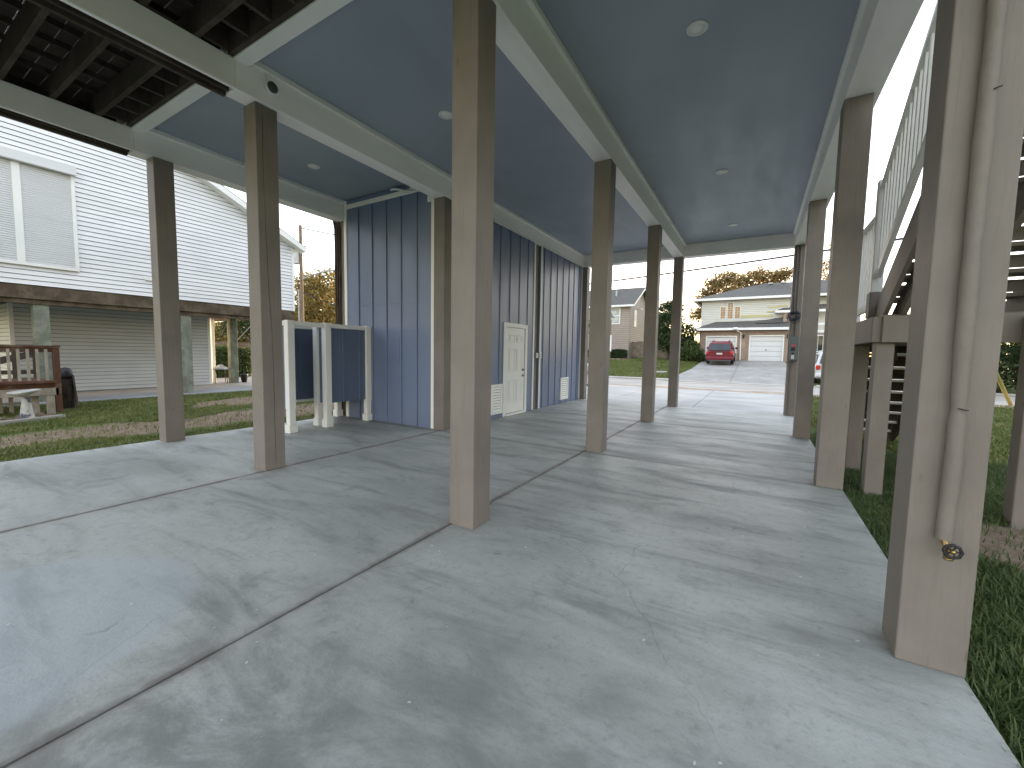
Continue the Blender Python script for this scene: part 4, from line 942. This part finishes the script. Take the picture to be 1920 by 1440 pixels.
mb = MB(); mb.laps(lambda t, z, o: (t, 41 - o, z), 4.1, 6.35, .15, .02, lambda z: (-4.53, 2.10)); mb.laps(lambda t, z, o: (t, 41.6 - o, z), 5.4, 6.35, .15, .02, lambda z: (2.1, 5.5)); mb.laps(lambda t, z, o: (-4.53 - o, t, z), 4.1, 6.35, .15, .02, lambda z: (41, 49)); mb.box(-4.52, 2.09, 41.01, 49, 3.7, 6.35); mb.box(2.095, 5.5, 41.61, 49, 1.1, 6.35)
mb.build('upper_wall', [M['cream'], M['joint']], wh, recalc=False)  # joint: painted lap shadow
mb = MB()
for (x0, x1, z0, z1) in ((-1.39, 0.95, 4.78, 5.0), (0.54, 1.35, 5.53, 5.65), (0.5, 1.1, 5.17, 5.28), (1.35, 1.95, 5.62, 5.76)): mb.box(x0, x1, 40.955, 40.975, z0, z1)
mb.build('wall_bands', M['yellow'], wh)
for (x0, x1, z0, z1) in ((-2.98, -2.59, 4.74, 5.75), (-2.43, -2.02, 4.73, 6.11), (-1.86, -1.46, 4.74, 5.74)):
    mb = MB(); mb.box(x0 - .04, x1 + .04, 40.95, 40.976, z0 - .04, z1 + .04); fr = mb.build('window', M['white'], wh)
    nz = round((z1 - z0) / .2); mb = MB()
    for i in range(2):
        for j in range(nz):
            cx0 = x0 + (x1 - x0) * i / 2; cz0 = z0 + (z1 - z0) * j / nz; mb.cbox(cx0 + .008, cx0 + (x1 - x0) / 2 - .008, 40.93, 40.948, cz0 + .008, cz0 + (z1 - z0) / nz - .008, .006)
    mb.build('pane', M['block_glass'], fr)
mb = MB(); mb.add([(-5.2, 40.45, 6.48), (5.5, 40.45, 6.52), (5.5, 45, 8.2), (0.3, 45, 8.2), (-1.2, 45, 7.97), (-5.2, 49.5, 6.48), (5.5, 49.5, 6.5)], [(0, 1, 2, 3, 4), (0, 4, 5), (5, 4, 3, 2, 6)])
for x in (0.7, 1.7): mb.cbox(x - .18, x + .18, 44.3, 44.5, 8.02, 8.16, .02, 1)
mb.build('main_roof', [M['shingle'], M['galv']], wh)
mb = MB(); mb.cbox(1.68, 2.2, 40.45, 41.0, 4.15, 5.05, .01); mb.build('chimney', M['brick'], wh)
mb = MB(); mb.box(2.3, 6, 40.8, 41.2, gz, 3.4); mb.build('porch_wall', M['brick'], wh)
mb = MB(); mb.box(3.7, 4.5, 40.72, 40.79, 1.9, 3.25); pw = mb.build('window', M['white'], wh)
mb = MB(); mb.box(3.78, 4.08, 40.70, 40.719, 1.98, 3.17); mb.box(4.12, 4.42, 40.70, 40.719, 1.98, 3.17); mb.build('pane', M['glass'], pw)
for x in (-1.06, 2.05):
    mb = MB(); mb.cbox(x - .06, x + .06, 39.72, 39.875, 2.95, 3.2, .02); mb.lathe([(.09, 3.2), (.02, 3.32)], (x, 39.8, 0), 8); mb.build('wall_lamp', M['black'], wh)

# tan house
th = thing('tan_house', (-13.5, 44, 1.0), 'two storey tan house with grey gable roof across the road', 'house')
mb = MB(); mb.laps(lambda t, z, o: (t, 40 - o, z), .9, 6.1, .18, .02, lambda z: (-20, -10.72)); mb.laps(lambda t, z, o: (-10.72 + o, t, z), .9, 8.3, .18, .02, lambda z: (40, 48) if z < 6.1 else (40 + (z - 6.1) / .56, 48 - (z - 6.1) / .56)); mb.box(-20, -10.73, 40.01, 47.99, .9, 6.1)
mb.build('siding', [M['tan'], M['lap_shadow_tan']], th, recalc=False)
mb = MB()
for sgn in (-1, 1):
    ye2 = 44 + sgn * 4.45; mb.add([(-20.3, 44, 8.42), (-10.25, 44, 8.42), (-10.25, ye2, 6.15), (-20.3, ye2, 6.15)], [(0, 1, 2, 3)])
    mb.add([(-10.24, 44, 8.42), (-10.24, ye2, 6.15), (-10.24, ye2, 5.97), (-10.24, 44, 8.2)], [(0, 1, 2, 3)], 1)
mb.cbox(-20.3, -10.25, 39.50, 39.58, 6.0, 6.18, .01, 1); mb.box(-20.3, -10.25, 39.58, 40, 6.0, 6.02, 1)
mb.tube([(-12.7, 42, 7.3), (-12.7, 42, 8.0)], .09, 8, 2); mb.lathe([(.16, 7.95), (.02, 8.1)], (-12.7, 42, 0), 8, 2)
mb.build('roof', [M['shingle'], M['white'], M['galv']], th)
def twin(x0, x1, z0, z1, parent):
    mb = MB(); y = 39.93
    for (a0, a1, b0, b1) in ((x0, x1, z0, z0 + .09), (x0, x1, z1 - .09, z1), (x0, x0 + .09, z0 + .0905, z1 - .0905), (x1 - .09, x1, z0 + .0905, z1 - .0905), (x0 + .0905, x1 - .0905, (z0 + z1) / 2 - .03, (z0 + z1) / 2 + .03)): mb.box(a0, a1, y, 39.977, b0, b1)
    f_ = mb.build('window', M['white'], parent); mb = MB(); mb.box(x0 + .091, x1 - .091, y + .02, y + .035, z0 + .091, z1 - .091); mb.build('pane', M['curtain'], f_)
twin(-12.85, -11.63, 4.37, 6.0, th); twin(-18.2, -17, 4.37, 6.0, th)
mb = MB(); mb.cbox(-10.71, -10.66, 41.5, 42.4, 4.2, 5.9, .01); sw = mb.build('window', M['white'], th); mb = MB(); mb.box(-10.659, -10.655, 41.6, 42.3, 4.3, 5.8); mb.build('pane', M['curtain'], sw)
mb = MB()
for dy in (0, .5): mb.tube([(-10.7, 43 + dy, 6.1), (-10.45, 43 + dy, 6.15)], .03, 6); mb.lathe([(.05, 0), (.10, .16), (.09, .18)], (-10.40, 43 + dy, 5.95), 10)
mb.build('floodlight', M['ring'], th)
# greyer building between, fence, hedges
gb = thing('grey_shed', (-12, 51, 1.2), 'grey shingled building glimpsed behind the wooden fence', 'building')
mb = MB(); mb.box(-13.2, -9.6, 50, 54, 1.1, 5.3); mb.build('wall', M['greyside'], gb)
mb = MB(); mb.add([(-13.4, 49.7, 5.2), (-9.2, 49.7, 5.2), (-9.2, 52, 6.4), (-13.4, 52, 6.4), (-13.4, 54.3, 5.2), (-9.2, 54.3, 5.2)], [(0, 1, 2, 3), (3, 2, 5, 4)]); mb.build('roof', M['shingle'], gb)
fe = thing('wooden_fence', (-8, 41.2, 1.1), 'weathered brown board fence between the tan house and the trees', 'fence')
mb = MB()
for x in np.arange(-10.7, -4.6, .15): mb.box(x, x + .14, 41.1, 41.125, 1.05, 2.72 + rng.normal(0, .02))
mb.build('boards', M['fence'], fe)
mb = MB(); mb.box(-10.7, -4.6, 41.13, 41.17, 1.4, 1.5); mb.box(-10.7, -4.6, 41.13, 41.17, 2.35, 2.45); mb.build('rail', M['fence'], fe)
hedge_box('box_hedge', 'clipped dark box hedge under the tan house window', 'hedge', -11.95, -10.62, 38.2, 39.3, .95, 1.86, 5000, .06, 'leaf_dark', 'clipped hedges by the tan house')
hedge_box('box_hedge', 'clipped dark box hedge at the left, beside the blue wall corner', 'hedge', -15.6, -14.35, 38.2, 39.3, .95, 1.80, 4000, .06, 'leaf_dark', 'clipped hedges by the tan house')
mb = MB(); mb.cbox(-16, -10.4, 38.0, 38.15, .8, 1.05, .03); mb.cbox(-10.5, -10.35, 38.16, 40, .8, 1.05, .03); tag(mb.build('bed_border', M['rock']), 'low stone bed border in front of the hedge', 'edging')
# sign post with lantern top
sp_ = thing('lantern_post', (-10.04, 32, .45), 'slim post with a dark peaked lantern on the lawn of the tan house', 'lamp post')
mb = MB(); mb.tube([(-10.04, 32, .4), (-10.04, 32, 4.1)], .05, 8); mb.build('post', M['lapwood'], sp_)
mb = MB(); mb.lathe([(.10, 4.1), (.17, 4.28)], (-10.04, 32, 0), 8); mb.build('lantern', M['ring'], sp_)
mb = MB(); mb.lathe([(.24, 4.281), (.02, 4.70)], (-10.04, 32, 0), 8, smooth=False); mb.build('lantern_roof', M['panel_grey'], sp_)
sg = thing('sign_board', (-9.95, 31.6, .4), 'plain narrow white board on a stake next to the lantern post', 'sign')
mb = MB(); mb.cbox(-10.03, -9.82, 31.58, 31.62, 1.65, 2.92, .006); mb.build('board', M['white'], sg); mb = MB(); mb.box(-10.05, -9.99, 31.63, 31.67, .3, 2.0); mb.build('stake', M['rail_white'], sg)
mbx = thing('mailbox', (-7.6, 20.3, 0), 'grey roadside mailbox just past the blue wall corner', 'mailbox')
mb = MB(); mb.prism([(-7.75, .55), (-7.45, .55), (-7.45, .78), (-7.50, .88), (-7.60, .92), (-7.70, .88), (-7.75, .78)], 20.1, 20.6, 'Y'); mb.build('box', M['galv'], mbx); mb = MB(); mb.cbox(-7.65, -7.55, 20.3, 20.4, -.1, .549, .01); mb.build('post', M['fence'], mbx)
fr_ = MB(); ringp = []
for k in range(14):
    t = 2 * math.pi * k / 14; fr_.cbox(-5.56 + .34 * math.cos(t) - .08, -5.56 + .34 * math.cos(t) + .08, 29 + .34 * math.sin(t) - .08, 29 + .34 * math.sin(t) + .08, .18, .34, .03)
tag(fr_.build('fire_ring', M['kerb']), 'small ring of pale stones set in the sloping lawn', 'stone ring')

# trees
tree('dark_tree', 'dark bushy tree between the tan house and the brick garages', 'tree', (-6.9, 39.4, 1.0), [(0, 0, 3.3, 1.3), (-.6, .2, 4.3, 1.1), (.4, 0, 4.7, .8), (1.2, .2, 2.4, 1.2), (-.9, 0, 2.3, 1.0), (.2, -.2, 1.6, 1.2), (1.6, 0, 1.5, .9), (-.2, .1, 5.0, .5)], 9000, .11, 'leaf_dark', .12)
tree('round_bush', 'low dark spreading bush against the brick garage corner', 'bush', (-4.75, 38.3, .95), [(0, 0, .6, .9), (.6, 0, .35, .6), (-.6, .1, .7, .8), (-.2, .3, 1.3, .7)], 5000, .09, 'leaf_mid', .06)
tree('oak_tree', 'tall backlit tree rising behind the left end of the cream house', 'tree', (-4.5, 54, 1.2), [(-.6, 0, 6.6, 1.6), (0, 0, 8.6, 1.6), (-1.8, 0, 5.2, 1.3), (1.2, 0, 9.2, 1.2), (1.4, 0, 7.4, 1.6), (-1.0, 0, 7.6, 1.0), (-1.9, 0, 6.9, .7)], 4600, .17, 'leaf_oak', .25, 'trees behind the cream house', shell=.25)
tree('oak_tree', 'wide backlit tree rising behind the middle roof of the cream house', 'tree', (-.6, 56, 1.2), [(-1.4, 0, 9.0, 1.6), (.4, 0, 9.6, 1.5), (2.0, 0, 9.2, 1.4), (1.2, 0, 8.0, 1.7), (-.4, 0, 7.6, 1.8), (2.9, 0, 9.6, 1.0)], 4600, .17, 'leaf_oak', .25, 'trees behind the cream house', shell=.25)
tree('bare_tree', 'thin half bare tree seen between the right posts', 'tree', (6.5, 56, 1.2), [(0, 0, 8.6, 1.5), (-.6, 0, 10.2, 1.0), (.6, 0, 10.6, 1.1), (.2, 0, 12, .8)], 1500, .13, 'leaf_oak', .2, shell=.4)
tree('golden_tree', 'broad golden lit tree behind the utility pole on the left', 'tree', (-41, 28, 0), [(-3.6, 0, 6.6, 2.2), (-5.0, 0, 4.2, 2.3), (-2.2, 0, 8.6, 1.8), (0, 0, 5.2, 3.0), (2.6, 0, 6.4, 2.6), (-2.4, 0, 4.6, 2.4), (1.2, 0, 8.4, 2.2), (-1.0, 0, 7.6, 1.9), (4.6, 0, 4.6, 2.6), (3.0, 0, 3.0, 2.2), (-.6, 0, 3.0, 2.4)], 15000, .19, 'leaf_gold', .35, shell=.4)
tree('shade_tree', 'dark spreading tree glimpsed beneath the neighbour house', 'tree', (-25.5, 13.0, 0), [(0, 0, 3.0, 1.3), (-1.2, .3, 3.2, 1.3), (1.2, -.3, 3.1, 1.2), (.1, .4, 4.4, 1.4), (-2, 0, 2.6, .9)], 7000, .10, 'leaf_dark', .17)
tree('golden_tree', 'golden lit far tree glimpsed under the neighbour house', 'tree', (-40, 18.5, 0), [(0, 0, 2.6, 1.7), (2.2, 0, 2.4, 1.5), (-2, 0, 2.6, 1.6), (4, 1, 2.6, 1.7)], 5000, .15, 'leaf_gold', .2, shell=.4)
hedge_box('garden_hedge', 'leafy green hedge with orange tips beyond the neighbour patio', 'hedge', -22.4, -21.4, 8.6, 10.9, -.02, 1.40, 7000, .06, 'leaf_mid')
tree('thin_tree', 'small sparse tree in front of the tan house wall', 'tree', (-14.3, 37, .85), [(0, 0, 2.6, .7), (-.4, 0, 3.2, .6), (.4, 0, 3.3, .5)], 700, .09, 'leaf_mid', .06, shell=.3)
for k, (x, y, s_, lab) in enumerate(((9.2, 26.5, 1.0, 'dark green shrub at the far right beyond the yellow guard'), (12.2, 27.5, 1.25, 'dense dark tree standing right of the staircase posts'), (6.2, 29.5, .7, 'dark rounded shrub beside the porch of the cream house'))):
    tree('dark_shrub', lab, 'shrub', (x, y, .1), [(0, 0, .9 * s_, 1.3 * s_), (1.1 * s_, .2, 1.3 * s_, 1.2 * s_), (-1.0 * s_, 0, 1.2 * s_, 1.1 * s_), (.2, .2, 2.3 * s_, 1.2 * s_), (-.5, 0, 3.1 * s_, .9 * s_)], 6000, .10, 'leaf_dark', .08)
for k, (x, y, s_, lab) in enumerate(((10.5, 3.5, 1.5, 'added off-view tree blocking sky light right of the staircase, nearest the camera'), (11.5, 11.0, 1.6, 'added off-view tree blocking sky light, middle of the row right of the staircase'), (12.2, 18.5, 1.4, 'added off-view tree blocking sky light, road end of the row right of the staircase'))):
    tree('shade_tree', lab, 'tree', (x, y, -.05), [(0, 0, 3.4 * s_, 1.7 * s_), (.9 * s_, 1.3 * s_, 3.0 * s_, 1.4 * s_), (.3, -1.4 * s_, 3.1 * s_, 1.4 * s_), (0, .4, 4.6 * s_, 1.3 * s_), (.2, 0, 1.8 * s_, 1.5 * s_), (.2, 1.7 * s_, 1.7 * s_, 1.2 * s_), (0, -1.7 * s_, 1.8 * s_, 1.2 * s_)], 6500, .20, 'leaf_dark', .22, 'added off-view trees right of the staircase')  # unseen row, added to cut the sky light from the right
tf = thing('garden_fence', (-26, 14.5, 0), 'tall board fence far behind the neighbour patio', 'fence')
mb = MB()
for y in np.arange(11.2, 20, .15): mb.box(-27.0, -26.97, y, y + .14, 0, 1.75)
mb.build('boards', M['fence'], tf)

# utility pole and wires
up = thing('utility_pole', (-32.0, 20.2, 0), 'brown wooden utility pole with transformer and street lamp arm', 'utility pole')
mb = MB(); mb.tube([(-32.0, 20.2, -.3), (-32.0, 20.2, 11.3)], [.16, .12], 12); mb.build('pole', M['lapwood'], up)
mb = MB(); mb.tube([(-32.25, 19.95, 8.25), (-32.25, 19.95, 9.25)], .27, 14); mb.lathe([(.29, 9.25), (.2, 9.35), (.02, 9.4)], (-32.25, 19.95, 0), 14); mb.tube([(-32.25, 19.95, 9.35), (-32.25, 19.95, 9.6)], .04, 6); mb.build('transformer', M['galv'], up)
mb = MB(); mb.tube([(-31.9, 20.2, 7.0), (-31.0, 20.2, 7.2), (-29.5, 20.2, 7.38), (-27.6, 20.2, 7.42)], .055, 8); mb.cbox(-27.8, -27.0, 20.05, 20.35, 7.30, 7.42, .04); mb.build('lamp_arm', M['galv'], up)
mb = MB()
for dx in (-.22, -.13): mb.tube([(-32.0 + dx, 20.05, 0), (-32.0 + dx, 20.05, 6.2)], .035, 6)
mb.build('conduit', M['galv'], up)
def wire(name, label, a_, b_, sag, r_, n=24):
    a_, b_ = Vector(a_), Vector(b_); mb = MB(); mb.tube([a_.lerp(b_, t) + Vector((0, 0, -4 * sag * t * (1 - t))) for t in np.linspace(0, 1, n)], r_, 5)
    return tag(mb.build(name, M['cable']), label, 'wire')
wire('power_line', 'thin dark power line crossing the sky above the cream house', (-14.5, 32.9, 7.1), (9, 25.06, 7.1), .12, .055)
wire('power_line', 'thin wire running right from the top of the utility pole', (-32, 20.2, 11.1), (-20, 32, 10.6), .5, .04)
wire('guy_wire', 'thin pale guy wire slanting from the utility pole before the golden tree', (-32, 20.2, 6.0), (-22, 26, 1.8), .05, .03)
yg = MB(); yg.tube([(7.16, 19.56, -.1), (6.13, 18.0, 1.16), (5.55, 17.1, 1.88)], .05, 10); tag(yg.build('guy_guard', M['yellow_guard']), 'slanted yellow plastic guy wire guard on the right lawn', 'guy guard')

# ------------------------------------------------------------------ cars
def car(label, loc, paintm, rz=0):
    c = thing('parked_car', loc, label, 'car'); W2 = .92; L = 4.5
    def ring(y, zb, zs, zt, wb, ws, wt):
        """half outline mirrored: bottom, shoulder, top"""
        h = [(wb * .75, zb), (wb, zb + .10), (ws, zs - .15), (ws * .985, zs), (wt * 1.0, zt - .05), (wt * .9, zt)]
        return [(x, y, z) for x, z in h] + [(-x, y, z) for x, z in h[::-1]]
    mb = MB(); mb.loft([ring(0.06, .42, .95, 1.0, .86, .88, .84), ring(.0, .36, .95, 1.03, .90, .90, .86), ring(.15, .30, .98, 1.07, .92, .93, .89), ring(1.2, .26, 1.0, 1.08, .93, .94, .9), ring(3.2, .26, .98, 1.05, .93, .93, .88), ring(4.1, .28, .88, .95, .90, .9, .82), ring(4.5, .36, .72, .78, .80, .8, .7)])
    mb.loft([[(x, y, z) for x, y, z in ((.86, .10, 1.06), (.70, .42, 1.66), (.60, .55, 1.72), (-.60, .55, 1.72), (-.70, .42, 1.66), (-.86, .10, 1.06))],
             [(x, y, z) for x, y, z in ((.88, 1.3, 1.06), (.72, 1.3, 1.68), (.60, 1.3, 1.755), (-.60, 1.3, 1.755), (-.72, 1.3, 1.68), (-.88, 1.3, 1.06))],
             [(x, y, z) for x, y, z in ((.88, 2.7, 1.05), (.70, 2.3, 1.66), (.58, 2.25, 1.72), (-.58, 2.25, 1.72), (-.70, 2.3, 1.66), (-.88, 2.7, 1.05))],
             [(x, y, z) for x, y, z in ((.84, 3.25, 1.02), (.80, 3.2, 1.04), (.6, 3.15, 1.06), (-.6, 3.15, 1.06), (-.80, 3.2, 1.04), (-.84, 3.25, 1.02))]], smooth=False)
    mb.build('body', paintm, c, False)
    def q(name, vs, m): mb = MB(); mb.add(vs, [(0, 1, 2, 3)]); mb.build(name, m, c, False)
    q('rear_window', [(-.74, .07, 1.12), (.74, .07, 1.12), (.63, .33, 1.60), (-.63, .33, 1.60)], M['glass'])
    for s_ in (-1, 1): q('side_window', [(s_ * .875, .55, 1.13), (s_ * .885, 2.45, 1.13), (s_ * .755, 2.2, 1.60), (s_ * .765, .75, 1.61)], M['glass'])
    for s_ in (-1, 1):
        mb = MB(); mb.cbox(s_ * .80 - .10, s_ * .80 + .10, -.035, .06, .80, 1.03, .03); mb.build('taillight', M['tail'], c, False)
        mb = MB(); mb.cbox(s_ * 1.03 - .10, s_ * 1.03 + .10, 2.55, 2.67, 1.05, 1.22, .04); mb.build('mirror', M['black'], c, False)
        mb = MB(); mb.obox((s_ * .56, .7, 1.80), (s_ * .56, 2.2, 1.80), .04, .04); mb.box(s_ * .56 - .02, s_ * .56 + .02, .7, .78, 1.71, 1.80); mb.box(s_ * .56 - .02, s_ * .56 + .02, 2.1, 2.18, 1.70, 1.80); mb.build('roof_rail', paintm, c, False)
        for y in (.9, 3.6):
            mb = MB(); mb.lathe([(.20, -.11), (.33, -.11), (.345, -.08), (.345, .08), (.33, .11), (.20, .11)], (s_ * .84, y, .345), 20, 0, 'X'); wl = mb.build('wheel', M['rubber'], c, False)
            mb = MB(); mb.lathe([(.199, -.1), (.199, .1), (.06, .105)], (s_ * .84, y, .345), 14, 0, 'X'); mb.build('rim', M['galv'], wl, False)
    mb = MB(); mb.cbox(-.90, .90, -.09, .05, .40, .62, .05); mb.build('bumper', paintm, c, False)
    mb = MB(); mb.cbox(-.80, .80, -.07, .03, .30, .395, .02); mb.cbox(-.45, .45, -.02, .03, 1.035, 1.065, .01); mb.build('trim', M['trimgrey'], c, False)
    mb = MB(); mb.cbox(-.20, .20, -.03, .01, .80, .92, .008); mb.build('number_plate', M['sticker'], c, False)
    c.rotation_euler.z = rz; return c
cr = car('red sport utility vehicle seen from behind, parked on the sloping driveway', (-2.47, 35, float(ground_z(0, 35.5)) + .04), M['red_car']); cr.rotation_euler.x = R(4.3)
car('white car with red tail light glimpsed between the right hand posts', (3.55, 26.4, 0.0), M['white_car'])
